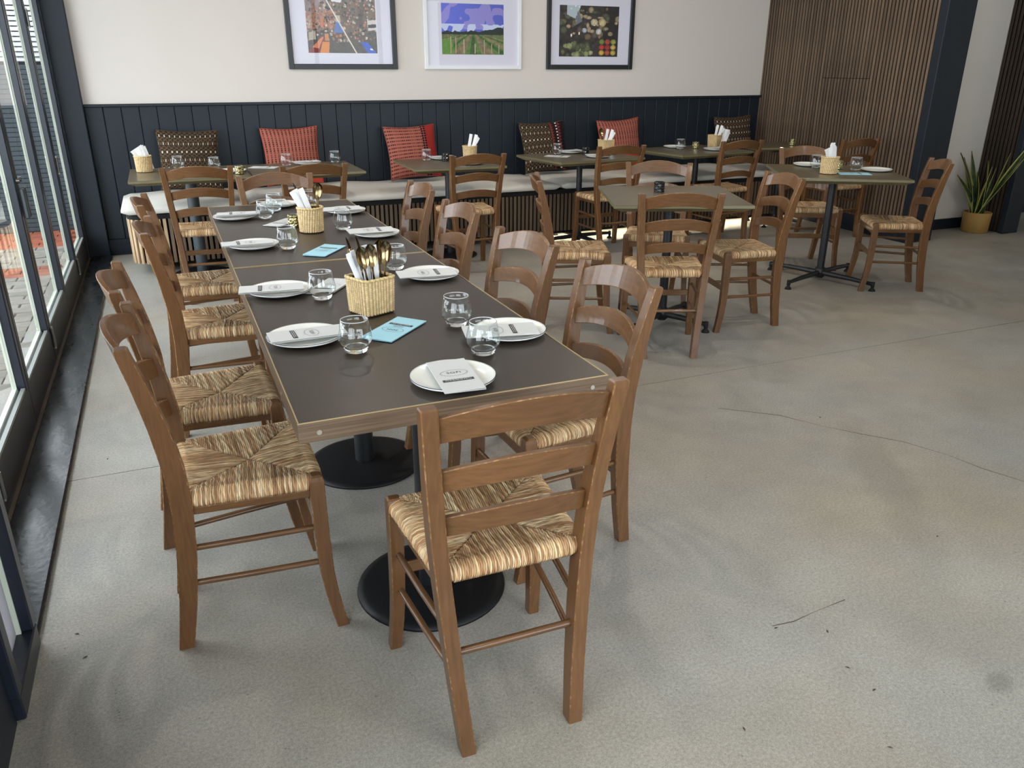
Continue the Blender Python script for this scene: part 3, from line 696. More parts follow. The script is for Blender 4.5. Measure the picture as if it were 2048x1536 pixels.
def make_menu(blue=False):
    pc = 'paper_blue' if blue else 'paper'
    t = thing('leaflet_menu', 'x', 'menu', (0, 0, 0), 0, 'printed leaflets')
    wv, hv = .0495, .105
    def sheet(lift, z):     # a leaf hinged at the left long edge, curled a little
        n = 6; top = []; bot = []
        for i in range(n+1):
            u = i/n; x = -wv+2*wv*u; zz = z+lift*u**1.5
            top.append((x, zz))
        sec = []
        for y in (-hv, hv):
            sec.append([Vector((x, y, zz+.0004)) for x, zz in top]+[Vector((x, y, zz-.0004)) for x, zz in top[::-1]])
        return MB().loft(sec)
    sheet(0, .0005).build('back_page', 'paper_blue' if blue else 'paper_back', t)
    sheet(.0006, .0016).build('inner_page', pc, t)
    c = sheet(.0022, .0026).build('cover_page', pc, t)
    def zt(x): return .0026+.0022*((x+wv)/(2*wv))**1.5+.0010
    ring = MB(); n = 40; vs_ = []; fs = []
    for k in range(n):
        a = 2*math.pi*k/n
        for q in (1.0, .96): vs_.append((.0345*q*math.cos(a), .012+.0200*(q-(0 if q == 1 else .02))*math.sin(a), zt(.0345*q*math.cos(a))))
    for k in range(n): j = (k+1) % n; fs.append((2*k, 2*k+1, 2*j+1, 2*j))
    ring.add(vs_, fs).build('oval_ring', 'ink_grey', t)
    o = link('lettering', TXT, t, (0, .013, zt(.01)))
    MB().box((0, -.037, zt(0)+.0004), (.076, .0125, .0004), 0, 0, Matrix.Rotation(-.022, 3, 'Y')).build('black_bar', 'ink', t)
    fp = MB()
    for yy_ in (-.0345, -.0395):
        x = -.032
        while x < .028:
            l_ = random.uniform(.003, .008); fp.box((x+l_/2, yy_, zt(x)+.0010), (l_, .0018, .0002)); x += l_+.0016
    fp.build('fine_print', 'ink_white', t)['kind'] = 'stuff'
    if blue:
        f2 = MB()
        for yy_ in (-.0165, -.0225):
            x = -.017
            while x < .016:
                l_ = random.uniform(.003, .007); f2.box((x+l_/2, yy_, zt(x)+.0002), (l_, .0018, .0002)); x += l_+.0014
        f2.build('fine_print', 'ink_grey', t)['kind'] = 'stuff'
    return t
def make_votive(kind):
    t = thing('votive_holder', 'x', 'candle holder', (0, 0, 0), 0, 'votive holders')
    n, rows = 24, 12; r, h = .031, .058
    P = np.zeros((rows+1, n, 3)); Cc = np.zeros((rows+1, n, 3)); rs = np.random.RandomState(4)
    for j in range(rows+1):
        for i in range(n):
            cell = ((i//3)+(j//3)) % 2; edge = (i % 3 == 0) or (j % 3 == 0)
            rr = r-(.0026 if edge else 0)+.0012*cell; a = 2*math.pi*i/n+.1*(j//3 % 2)
            P[j, i] = (rr*math.cos(a), rr*math.sin(a), h*j/rows)
            Cc[j, i] = s2l([96, 84, 40]) if edge and rs.rand() < .7 else s2l([236, 226, 168])*rs.uniform(.7, 1.05)
    link('mosaic_wall', grid_mesh('mosaic_wall', P, {'gold': 'votive_gold', 'black': 'votive_black', 'clear': 'votive_clear'}[kind], Cc, False, True), t)
    MB().lathe([(.031, .058), (.029, .0595), (.027, .058), (.026, .012), (.0001, .012)], 24).build('inner_wall', 'votive_black' if kind == 'black' else 'pewter', t)
    MB().lathe([(.0001, 0), (.0305, 0), (.031, .003)], 24).build('base', 'pewter', t)
    MB().lathe([(.0001, .030), (.019, .030), (.020, .028), (.020, .0125)], 20).build('tealight', 'wax', t)
    return t
def basket_wall(shape, r0, r1, h, ncol, nrow, seed):
    """woven wall: columns of slanting rush wraps, outer surface rippled, inner plain"""
    rs = np.random.RandomState(seed); nu = ncol*6; nv = nrow*4
    P = np.zeros((nv+1, nu, 3)); Cc = np.zeros((nv+1, nu, 3)); colj = rs.uniform(.85, 1.1, (nrow+2, ncol))
    for j in range(nv+1):
        v = j/nv; rr = r0+(r1-r0)*v
        for i in range(nu):
            col = i//6; uc = (i % 6)/6.; a = 2*math.pi*i/nu
            tw = .22*v if shape == 'round' else 0
            s_ = abs(math.sin(math.pi*uc)); sl_ = uc if col % 2 else 1-uc
            ph = v*nrow+(sl_*(.9 if shape == 'square' else .5))
            rw = abs(math.sin(math.pi*ph)); bulge = .35+.65*s_*(.45+.55*rw)
            d = .0064*(bulge-.62)
            if shape == 'round':
                x, y = (rr+d)*math.cos(a+tw), (rr+d)*math.sin(a+tw)
            else:
                # rounded square
                ca, sa = math.cos(a), math.sin(a); p_ = 9.
                k = (abs(ca)**p_+abs(sa)**p_)**(-1/p_); x, y = (rr+d)*k*ca, (rr+d)*k*sa
            P[j, i] = (x, y, .003+h*v)
            c = s2l([224, 194, 144])*colj[min(int(ph), nrow), col]*(.14+.86*min(1, bulge+.06)); Cc[j, i] = c
    return grid_mesh('woven_wall', P, 'wicker', np.clip(Cc, 0, 1), True, True)
def ring_pts(shape, rr, n):
    out = []
    for i in range(n):
        a = 2*math.pi*i/n; ca, sa = math.cos(a), math.sin(a)
        k = 1 if shape == 'round' else (abs(ca)**9+abs(sa)**9)**(-1/9.)
        out.append((rr*k*ca, rr*k*sa))
    return out
def make_basket(shape):
    t = thing('cutlery_basket', 'x', 'basket', (0, 0, 0), 0, 'woven cutlery baskets')
    r0, r1, h = (.0530, .0570, .110) if shape == 'square' else (.054, .058, .108)
    link('woven_wall', basket_wall(shape, r0, r1, h, 36 if shape == 'square' else 30, 18 if shape == 'square' else 12, 5), t)
    inn = MB(); secs = [[Vector((x, y, z)) for x, y in ring_pts(shape, rr-.006, 40)] for rr, z in ((r1, h), (r0, .006))]
    inn.loft(secs, 0, False, smooth=True); inn.add(secs[-1], [tuple(range(40))]); inn.build('lining', 'rush_under', t)
    rim = MB(); n = 72; secs = []; rp = ring_pts(shape, r1-.001, n)
    P = np.zeros((9, n, 3)); Cc = np.zeros((9, n, 3))
    for i in range(n):
        x, y = rp[i]; l_ = math.hypot(x, y)
        for j in range(9):
            an = 2*math.pi*j/8; q = .0052*(1+.22*math.sin(i*2.1+an))
            P[j, i] = (x+x/l_*q*math.cos(an), y+y/l_*q*math.cos(an), h+.002+q*math.sin(an)); Cc[j, i] = s2l([224, 196, 140])*(.8+.25*math.sin(i*2.1+an))
    link('rim', grid_mesh('rim', P, 'wicker', np.clip(Cc, 0, 1), True, True), t)
    secs = [[Vector((x, y, 0)) for x, y in ring_pts(shape, r0, 40)], [Vector((x, y, .004)) for x, y in ring_pts(shape, r0, 40)]]
    MB().loft(secs).build('base', 'rush_under', t)
    return t
# cutlery: local z is up along the piece, foot at the origin
def spoon_mesh(dark=False):
    b = MB(); secs = []
    for z, w_, t_ in ((0, .006, .0022), (.03, .0055, .002), (.09, .003, .002), (.128, .0028, .0022), (.140, .004, .002)):
        secs.append([Vector((x*w_, y*t_/2-.004*math.sin(z*12), z)) for x, y in ((-1, -1), (1, -1), (1, 1), (-1, 1))])
    b.loft(secs, 0, True, smooth=True)
    nu, nv = 16, 10; vs_ = []; fs = []
    for side in (0, 1):
        b0 = len(vs_)
        for j in range(nv+1):
            v = j/nv; L_ = .138+.072*v; tq = (v-.56)/(.57 if v < .56 else .441); wd = max(.0028, .0198*math.sqrt(max(0, 1-tq*tq)))
            for i in range(nu+1):
                u = -1+2*i/nu; dep = .0085*(1-u*u)*math.sin(math.pi*min(1, max(0, v)))**.7
                vs_.append((u*wd, dep+(.0012 if side else 0)-.010, L_))
        for j in range(nv):
            for i in range(nu): q = b0+j*(nu+1)+i; fs.append((q, q+1, q+nu+2, q+nu+1) if side else (q, q+nu+1, q+nu+2, q+1))
    b.add(vs_, fs, 0, True)
    return b.mesh('spoon', 'gold')
def fork_mesh():
    b = MB(); secs = []
    for z, w_, t_ in ((0, .006, .0022), (.03, .0055, .002), (.09, .003, .002), (.120, .003, .0022), (.138, .0100, .002), (.150, .0115, .0018)):
        secs.append([Vector((x*w_, y*t_/2-.004*math.sin(z*12), z)) for x, y in ((-1, -1), (1, -1), (1, 1), (-1, 1))])
    b.loft(secs, 0, True)
    for k in range(4):
        x = -.0095+.00633*k
        b.loft([[Vector((x+dx*.0019, dy*.0009-.0038+o_, z)) for dx, dy in ((-1, -1), (1, -1), (1, 1), (-1, 1))] for z, o_ in ((.149, 0), (.17, .0015), (.193, .005))])
    return b.mesh('fork', 'gold')
def knife_mesh():
    b = MB(); secs = []
    for z, w_, t_, ox in ((0, .0065, .004, 0), (.05, .006, .004, 0), (.095, .005, .003, 0), (.105, .0085, .0018, .001), (.18, .0100, .0014, .002), (.212, .008, .0012, 0), (.230, .0018, .001, -.005)):
        secs.append([Vector((x*w_+ox, y*t_/2, z)) for x, y in ((-1, -1), (1, -1), (1, 1), (-1, 1))])
    return b.loft(secs, 0).mesh('knife', 'gold_dark')
def roll_mesh(w_=.013, ln=.200):     # paper napkin folded into a flat strip
    b = MB()
    for k in range(3):
        secs = []
        for i in range(7):
            z = ln*i/6*(1-.03*k); o_ = .0022*math.sin(i*.9+k)
            secs.append([Vector((x*w_*(1-.06*k)+.001*k, (y*.5+k-1)*.0030+o_, z)) for x, y in ((-1, -.6), (0, -1), (1, -.6), (1, .6), (0, 1), (-1, .6))])
        b.loft(secs)
    return b.mesh('folded_napkin', 'napkin')
def fan_mesh():                       # bigger paper napkin standing as a pointed sheet
    b = MB()
    for k, (a, hh) in enumerate(((-.06, .17), (.02, .165), (.10, .155))):
        nn = 8; secs = []
        for i in range(nn+1):
            z = hh*i/nn; wd = .020+.026*(z/hh); sk = -.018*(z/hh)+.012*k
            secs.append([Vector((sk+x*wd, .006*k-.006+.004*math.sin(3*x+z*20)+d_, z+(.012*x if i == nn else 0))) for x, d_ in ((-1, 0), (-.3, 0), (.4, 0), (1, 0), (1, .0016), (.4, .0016), (-.3, .0016), (-1, .0016))])
        b.loft(secs)
    return b.mesh('folded_napkin', 'napkin')
CUT = dict(spoon=spoon_mesh(), fork=fork_mesh(), knife=knife_mesh(), strip=roll_mesh(), narrow=roll_mesh(.0075, .195), fan=fan_mesh())
CATN = dict(spoon=('table_spoon', 'spoon'), fork=('table_fork', 'fork'), knife=('table_knife', 'knife'), strip=('folded_napkin', 'napkin'), narrow=('folded_napkin', 'napkin'), fan=('folded_napkin', 'napkin'))
def put(kind, base, foot, tilt, az, spin, label):
    """stand a piece in a basket: foot offset in the basket, leaning by tilt towards azimuth az, spun about its own axis"""
    nm, ct_ = CATN[kind]
    o = link(nm, CUT[kind]); tag(o, label, ct_, 'cutlery and napkins standing in baskets')
    M = Matrix.Rotation(R(az), 4, 'Z') @ Matrix.Rotation(R(tilt), 4, 'Y') @ Matrix.Rotation(R(spin-az), 4, 'Z')
    o.matrix_world = Matrix.Translation((base[0]+foot[0], base[1]+foot[1], base[2]+.008)) @ M
    return o

plate0 = make_plate(); glass0 = make_glass(); menu0 = make_menu(); blue0 = make_menu(True)
vot = {k: make_votive(k) for k in ('gold', 'black', 'clear')}; bsk = {k: make_basket(k) for k in ('square', 'round')}
used = set()
def place(proto, key, loc, rz, label):
    if key not in used:
        used.add(key); proto.location = loc; proto.rotation_euler = (0, 0, R(rz)); proto['label'] = label; return proto
    return dup(proto, loc, R(rz), label)
TZ = .7515
for x, y, lab in [
 (.577, 1.723, 'white plate at the near end of the long table under an upright leaflet'),
 (.295, 2.180, 'white plate nearest the front on the left side of the long table'),
 (.300, 2.720, 'white plate second from the front on the left of the long table'),
 (.300, 3.519, 'white plate third from the front on the left of the long table'),
 (.290, 4.266, 'white plate farthest along the left of the long table'),
 (.545, 4.575, 'white plate at the far end of the long table behind two tumblers'),
 (.845, 4.233, 'white plate farthest along the right of the long table'),
 (.847, 3.571, 'white plate third from the front on the right of the long table'),
 (.842, 2.741, 'white plate second from the front on the right of the long table'),
 (.848, 2.008, 'white plate nearest the front on the right of the long table')]:
    place(plate0, 'p', (x, y, TZ), 0, lab)
for x, y, lab in [
 (.405, 2.026, 'clear tumbler in front beside the left leaflet and blue leaflet'),
 (.717, 1.878, 'clear tumbler between the end plate and the right front plate'),
 (.735, 2.145, 'clear tumbler behind the tumbler by the right front plate'),
 (.419, 2.591, 'clear tumbler left of the square cutlery basket'),
 (.752, 2.899, 'clear tumbler right of the square cutlery basket, behind its spoons'),
 (.430, 3.428, 'clear tumbler beside the third plate on the left'),
 (.735, 3.763, 'clear tumbler right of the round basket on the long table'),
 (.432, 4.202, 'clear tumbler beside the farthest plate on the left'),
 (.505, 4.416, 'clear tumbler in front of the plate at the far end of the long table'),
 (.700, 4.470, 'clear tumbler behind the spoons of the round basket at the far end')]:
    place(glass0, 'g', (x, y, TZ), random.uniform(0, 360), lab)
PZ = TZ+.0182
for x, y, a, z, lab in [
 (.576, 1.705, -5.5, PZ, 'white leaflet lying upright on the plate at the near end'),
 (.300, 2.172, -89, PZ, 'white leaflet across the front plate on the left side'),
 (.272, 2.715, -97, PZ, 'white leaflet across the second plate on the left, jutting over the table edge'),
 (.275, 3.515, -91, PZ, 'white leaflet across the third plate on the left'),
 (.310, 4.285, -95, PZ, 'white leaflet inside the farthest plate on the left'),
 (.548, 4.580, 180, PZ, 'white leaflet on the plate at the far end of the table'),
 (.825, 4.235, 90, PZ, 'white leaflet on the farthest plate on the right'),
 (.826, 3.590, 88, PZ, 'white leaflet across the third plate on the right'),
 (.820, 2.717, 84, PZ, 'white leaflet across the second plate on the right'),
 (.812, 1.990, 78, PZ, 'white leaflet across the front plate on the right behind a tumbler'),
 (.470, 2.735, -35, TZ, 'pale leaflet half hidden behind the square basket'),
 (.500, 4.050, -40, TZ, 'pale leaflet half hidden behind the gold votive and round basket')]:
    place(menu0, 'm', (x, y, z), a, lab)
for x, y, a, z, lab in [
 (.552, 2.172, 135, TZ, 'pale blue leaflet in front of the square basket'),
 (.566, 3.328, 144.5, TZ, 'pale blue leaflet lying in front of the round basket'),
 (4.361, 4.244-.02, 60, .7865, 'pale blue leaflet beside the basket on the right square table')]:
    place(blue0, 'b', (x, y, z), a, lab)
# baskets
K = dict(sq=(.536, 2.387, TZ), rd=(.590, 3.777, TZ), b1=(-.140, 6.505, TZ), b2=(2.33, 6.36, TZ), b3=(3.655, 6.44, TZ), b4=(4.90, 6.52, TZ), tr=(4.218, 4.318, .7865))
place(bsk['square'], 's', K['sq'], 22.7, 'square woven basket of gold cutlery in the middle of the near table')
place(bsk['round'], 'r', K['rd'], 10, 'round woven basket of cutlery on the farther half of the long table')
place(bsk['round'], 'r', K['b1'], 40, 'round woven basket of napkins on the leftmost banquette table')
place(bsk['round'], 'r', K['b2'], 70, 'woven basket on the banquette table in front of the red banded pillow')
place(bsk['square'], 's', K['b3'], 0, 'woven basket in front of the farther red pillow')
place(bsk['square'], 's', K['b4'], 12, 'square woven basket in front of the rightmost dark pillow')
place(bsk['round'], 'r', K['tr'], 100, 'woven basket with a big napkin on the right square table')
k = K['sq']
put('narrow', k, (-.008, -.012), 18, 185, 20, 'white napkin strip at the left of the square basket, outer one')
put('narrow', k, (-.004, .006), 14, 185, 20, 'white napkin strip at the left of the square basket, inner one')
put('fork', k, (-.016, .022), 10, 180, 15, 'gold fork left in the square basket')
put('fork', k, (.010, .029), 7, 170, 15, 'gold fork at the back centre of the square basket')
put('knife', k, (-.004, .037), 13, 178, 60, 'dark bladed knife left in the square basket')
put('knife', k, (.022, .039), 12, 180, 60, 'dark bladed knife at the centre of the square basket')
put('spoon', k, (.002, -.029), 10, 178, 15, 'gold spoon at the front of the square basket, left one')
put('spoon', k, (.018, -.014), 5, 178, 5, 'gold spoon at the front of the square basket, facing forward')
put('spoon', k, (.040, .004), 6, 25, -10, 'gold spoon at the right of the square basket, front one')
put('spoon', k, (.036, .023), 5, 40, -25, 'gold spoon at the right of the square basket, second one')
put('strip', k, (.024, .004), 3, 180, 22, 'broad white napkin strip in the middle of the square basket')
put('strip', k, (.004, .014), 5, 180, 22, 'broad white napkin strip behind the front spoons of the square basket')
k = K['rd']
put('strip', k, (.012, .000), 26, 180, 10, 'white napkin strip leaning furthest left in the round table basket')
put('strip', k, (.014, .010), 22, 180, 10, 'white napkin strip second from left in the round table basket')
put('knife', k, (.016, .016), 20, 180, 60, 'dark knife between the napkins of the round table basket')
put('strip', k, (.026, .004), 18, 180, 10, 'white napkin strip in the middle of the round table basket')
put('fork', k, (.006, .026), 24, 180, 10, 'gold fork behind the napkins of the round table basket')
put('spoon', k, (.026, -.004), 4, 20, 0, 'gold spoon at the right of the round table basket, front one')
put('spoon', k, (.034, .012), 5, 30, 0, 'gold spoon at the right of the round table basket, rear one')
put('fan', K['b1'], (.027, -.002), 16, 175, 15, 'white folded napkin standing in the leftmost basket')
for kk, nm in (('b2', 'basket before the red banded pillow'), ('b3', 'basket before the farther red pillow'), ('b4', 'basket before the rightmost dark pillow')):
    k = K[kk]; d = 25 if kk != 'b3' else 15
    put('strip', k, (-.024, .004), 12, 10, -5, 'white napkin strip at the left of the '+nm)
    put('strip', k, (-.002, -.004), 18, 5, -10, 'white napkin strip in the middle of the '+nm)
    put('narrow', k, (-.012, .006), 26, 0, 0, 'narrow white napkin strip leaning right in the '+nm)
    put('narrow', k, (-.025, -.008), 32, 0, 0, 'narrow white napkin strip leaning furthest right in the '+nm)
    put('fork' if kk != 'b3' else 'spoon', k, (.004, .018), 14, 350 if kk != 'b3' else 150, 0, 'gold %s in the %s' % ('fork' if kk != 'b3' else 'spoon', nm))
put('spoon', K['b3'], (-.03, -.006), 10, 170, 0, 'second gold spoon at the left of the basket before the farther red pillow')
k = K['tr']
put('fan', k, (.010, -.008), 6, 160, 0, 'large white napkin standing in the basket on the right square table')
put('narrow', k, (.022, .018), 4, 20, 0, 'white napkin strip behind the large napkin on the right square table')
put('narrow', k, (.008, .022), 3, 20, 0, 'second white napkin strip behind the large napkin on the right square table')
# votives
for kind, x, y, z, lab in [
 ('gold', .536, 3.935, TZ, 'gold mosaic votive left of the round basket on the long table'),
 ('gold', .485, 6.110, TZ, 'gold mosaic votive between the two left banquette tables'),
 ('black', 2.121, 6.373, TZ, 'dark mosaic votive on the table before the red banded pillow'),
 ('black', 3.431, 6.402, TZ, 'dark mosaic votive on the table between the dark pillow and the farther red pillow'),
 ('gold', 4.660, 6.500, TZ, 'gold mosaic votive on the rightmost banquette table'),
 ('gold', 5.760, 6.430, TZ, 'gold mosaic votive on the corner table at the slat wall'),
 ('black', 2.688, 4.075, .7785, 'black mosaic votive alone on the bare square table'),
 ('gold', 4.480, 4.500, .7865, 'gold mosaic votive behind the basket on the right square table'),
 ('clear', 3.640, 6.300, TZ, 'clear mosaic votive in front of the basket before the farther red pillow')]:
    place(vot[kind], kind, (x, y, z), random.uniform(0, 90), lab)
# settings on the small tables
for x, y, lab in [
 (.209, 6.147, 'white plate behind the leftmost banquette chair'), (.440, 6.250, 'white plate at the right of the leftmost banquette table'),
 (1.036, 6.560, 'white plate in front of the red pillow, near the wall'), (1.033, 6.080, 'white plate behind the second banquette chair'),
 (2.140, 6.510, 'white plate near the wall on the table before the red banded pillow'), (2.229, 6.075, 'white plate at the near edge of the table before the red banded pillow'),
 (3.360, 6.560, 'white plate right of the dark banded pillow'), (3.420, 6.150, 'white plate behind the third banquette chair back'),
 (4.520, 6.640, 'white plate with a tumbler on the rightmost banquette table'), (4.735, 6.290, 'white plate at the near edge of the rightmost banquette table'),
 ]: place(plate0, 'p', (x, y, TZ), 0, lab)
for x, y, lab in [(4.640, 4.300, 'white plate at the right end of the right square table'), (4.420, 4.740, 'white plate behind the tumbler on the right square table')]:
    place(plate0, 'p', (x, y, .7865), 0, lab)
for x, y, z, lab in [
 (.090, 6.610, TZ, 'clear tumbler in front of the left dark pillow'), (.337, 6.440, TZ, 'clear tumbler above the leftmost banquette chair back'),
 (.865, 6.480, TZ, 'clear tumbler in front of the red pillow'), (1.256, 6.560, TZ, 'clear tumbler right of the red pillow'),
 (1.975, 6.420, TZ, 'clear tumbler in front of the red banded pillow'), (3.190, 6.480, TZ, 'clear tumbler in front of the dark banded pillow'),
 (4.475, 6.480, TZ, 'clear tumbler before the navy wall on the rightmost banquette table'),
 (4.368, 4.600, .7865, 'clear tumbler left of the basket on the right square table'), (4.515, 4.370, .7865, 'clear tumbler beside the plate on the right square table')]:
    place(glass0, 'g', (x, y, z), random.uniform(0, 360), lab)
for x, y, a, z, lab in [
 (.690, 6.437, 60, TZ, 'white leaflet flat on the table right of the gold votive at the left'),
 (1.030, 6.560, 100, PZ, 'white leaflet on the plate in front of the red pillow'),
 (.209, 6.147, 92, PZ, 'white leaflet on the plate behind the leftmost banquette chair'),
 (2.140, 6.510, 95, PZ, 'white leaflet on the wall side plate before the red banded pillow'),
 (2.229, 6.075, 85, PZ, 'white leaflet on the near plate before the red banded pillow'),
 (3.120, 6.330, 45, TZ, 'white leaflet flat on the table in front of the dark banded pillow'),
 (3.375, 6.560, 105, PZ, 'white leaflet on the plate right of the dark banded pillow'),
 (3.420, 6.150, 80, PZ, 'white leaflet on the plate behind the third banquette chair back'),
 (4.735, 6.290, 97, PZ, 'white leaflet on the near plate of the rightmost banquette table')]:
    place(menu0, 'm', (x, y, z), a, lab)
o = link('folded_napkin', CUT['fan'], None, (4.865, 6.385, TZ+.012), (0, R(24), R(10))); tag(o, 'white pointed napkin standing in front of the square basket on the rightmost banquette table', 'napkin')

# ------------------------------------------------------------------ pillows
def pillow(name, x, y, z, rz, lean, roll, pattern, label, size=.475):
    n = 120
    U_, V_ = np.meshgrid(np.linspace(-1, 1, n+1), np.linspace(-1, 1, n+1))
    ex = 1-np.abs(U_)**2.4; ey = 1-np.abs(V_)**2.4
    th = .072*np.sqrt(np.clip(ex*ey, 0, 1))*(1+.06*np.sin(3*U_+1)*np.cos(2.5*V_))
    px = U_*size/2*(1-.075*(1-V_**2)*0-.085*(1-np.abs(V_)**2)); pz = V_*size/2*(1-.085*(1-np.abs(U_)**2))
    cols = pattern((U_+1)/2, (V_+1)/2)
    front = np.stack([px, -th, pz], -1); back = np.stack([px[:, ::-1], th*.75, pz], -1)
    t = thing(name, label, 'pillow', (x, y, z), R(rz), 'patterned pillows on the banquette')
    M = Matrix.Rotation(R(lean), 4, 'X') @ Matrix.Rotation(R(roll), 4, 'Y')
    for nm, P, c in (('front_cover', front, cols), ('back_cover', back, cols*.6)):
        me = grid_mesh(nm, P, 'textile', c); me.transform(Matrix.Translation((0, 0, size/2)) @ M); link(nm, me, t)
    pts = [(-1, -1), (1, -1), (1, 1), (-1, 1), (-1, -1)]; pl = []
    for (a, b), (c, d) in zip(pts[:-1], pts[1:]):
        for i in range(12):
            u = a+(c-a)*i/12; v = b+(d-b)*i/12
            pl.append((u*size/2*(1-.085*(1-abs(v)**2)), 0, v*size/2*(1-.085*(1-abs(u)**2))))
    pl.append(pl[0]); mb = MB().tube(pl, .004, 6); me = mb.mesh('piping', 'textile')
    set_color(me, np.tile(cols[2, 2]*.7, (len(me.vertices), 1))); me.transform(Matrix.Translation((0, 0, size/2)) @ M); link('piping', me, t)
    return t
rsn = np.random.RandomState(2)
def weave(c): return np.clip(c*(1+.10*rsn.uniform(-1, 1, c.shape[:2])[..., None]), 0, 1)
def pat_brown(bands=False):
    def f(u, v):
        c = np.zeros(u.shape+(3,)); c[:] = s2l([44, 33, 27])
        cx = u*12; row = np.floor(v*7.2); cy = v*7.2-row-.5; fx = (cx+.5*(row % 2)) % 1-.5
        tr = (np.abs(((cx*1.0+v*14.4) % 1)-.5) < .10) | (np.abs(((cx*1.0-v*14.4) % 1)-.5) < .10)
        c[tr] = s2l([92, 75, 54])
        tr2 = np.abs(((cx*3) % 1)-.5)+np.abs(((v*48) % 1)-.5) < .3
        c[tr2 & ~tr] = s2l([66, 50, 38])
        blk = (np.abs(fx)/.24+np.abs(cy)/.30) < 1; c[blk] = s2l([26, 18, 16])
        dot = (np.abs(fx)/.105+np.abs(cy)/.15) < 1; c[dot] = s2l([244, 232, 214])
        if bands:
            k = u > .62; c[k] = s2l([38, 24, 26])
            zz = k & (np.abs(((v*17) % 1)-.5)*.10+.66 > u) & (u > .64); c[zz] = s2l([112, 52, 46])
            d2 = (np.abs(u-.79) < .018) & (np.abs((v*15) % 1-.5) < .22); c[d2] = s2l([236, 228, 220])
            z3 = (u > .82) & (u < .90) & (np.abs(((v*15) % 1)-.5)*.16+.82 > u); c[z3] = s2l([120, 50, 56])
            c[u > .91] = s2l([30, 26, 32])
        return weave(c)
    return f
def pat_red(bands=False, vertical=True):
    def f(u, v):
        c = np.zeros(u.shape+(3,)); c[:] = s2l([150, 90, 76]); a, b = (u, v) if vertical else (v, u)
        line = (np.abs((a*15) % 1-.5) < .24); big = (np.sin(b*2*np.pi*3.2+.6) > -.25)
        beads = (np.abs((b*26) % 1-.5) < .36)
        c[line & beads & big] = s2l([74, 26, 28]); c[line & beads & ~big] = s2l([104, 48, 44])
        c[(np.abs((a*15) % 1-.5) > .40)] = s2l([164, 94, 78])
        if bands:
            k = (u > .70) & (u < .80); c[k] = s2l([176, 88, 76]); tri = k & (np.abs(((v*20) % 1)-.5) < .34) & (np.abs((u*20) % 1-.5) < .36); c[tri] = s2l([30, 20, 26])
            c[u >= .80] = s2l([140, 36, 34]); c[(u >= .80) & ((np.abs((u*60) % 1-.5)+np.abs((v*60) % 1-.5)) < .35)] = s2l([164, 62, 54])
        else:
            k = v < .26; c[k] = s2l([176, 62, 46]); c[k & ((np.abs((u*40) % 1-.5)+np.abs((v*40) % 1-.5)) < .4)] = s2l([196, 84, 62])
        return weave(c)
    return f
SZ = BZ+.062+.013
pillow('throw_pillow', .195, 7.16, SZ, 0, -12, 2, pat_brown(), 'dark brown pillow with white dots at the left end of the banquette')
pillow('throw_pillow', 1.010, 7.155, SZ, 0, -12, -1, pat_red(), 'red patterned pillow behind the left banquette tables')
pillow('throw_pillow', 2.060, 7.11, SZ, 0, -20, -2, pat_red(True, False), 'red pillow with a black band and plain red end')
pillow('throw_pillow', 3.370, 7.12, SZ, 0, -19, -2, pat_brown(True), 'dark dotted pillow with a red banded end')
pillow('throw_pillow', 4.215, 7.15, SZ, 0, -13, -3, pat_red(), 'red pillow behind the basket at the third banquette table')
pillow('throw_pillow', 5.610, 7.16, SZ, 0, -12, -2, pat_brown(), 'dark dotted pillow in the corner by the slat wall')

# ------------------------------------------------------------------ framed pictures
def canvas(W_=150, H_=106): return np.zeros((H_, W_, 3))
def xy(W_=150, H_=106): return np.meshgrid((np.arange(W_)+.5)/W_, 1-(np.arange(H_)+.5)/H_)   # u right, v up
def nzf(sc, seed, W_=150, H_=106):
    r = np.random.RandomState(seed); g_ = r.rand(int(sc*.72)+3, sc+3); u, v = xy(W_, H_); a = u*sc; b = v*sc*.7
    i = a.astype(int); j = b.astype(int); fu = a-i; fv = b-j
    return (g_[j, i]*(1-fu)+g_[j, i+1]*fu)*(1-fv)+(g_[j+1, i]*(1-fu)+g_[j+1, i+1]*fu)*fv
def inside(poly, u, v):
    r = np.zeros(u.shape, bool); n = len(poly)
    for k in range(n):
        (x0, y0), (x1, y1) = poly[k], poly[(k+1) % n]
        c = ((y0 > v) != (y1 > v)) & (u < (x1-x0)*(v-y0)/((y1-y0) if y1 != y0 else 1e-9)+x0); r ^= c
    return r
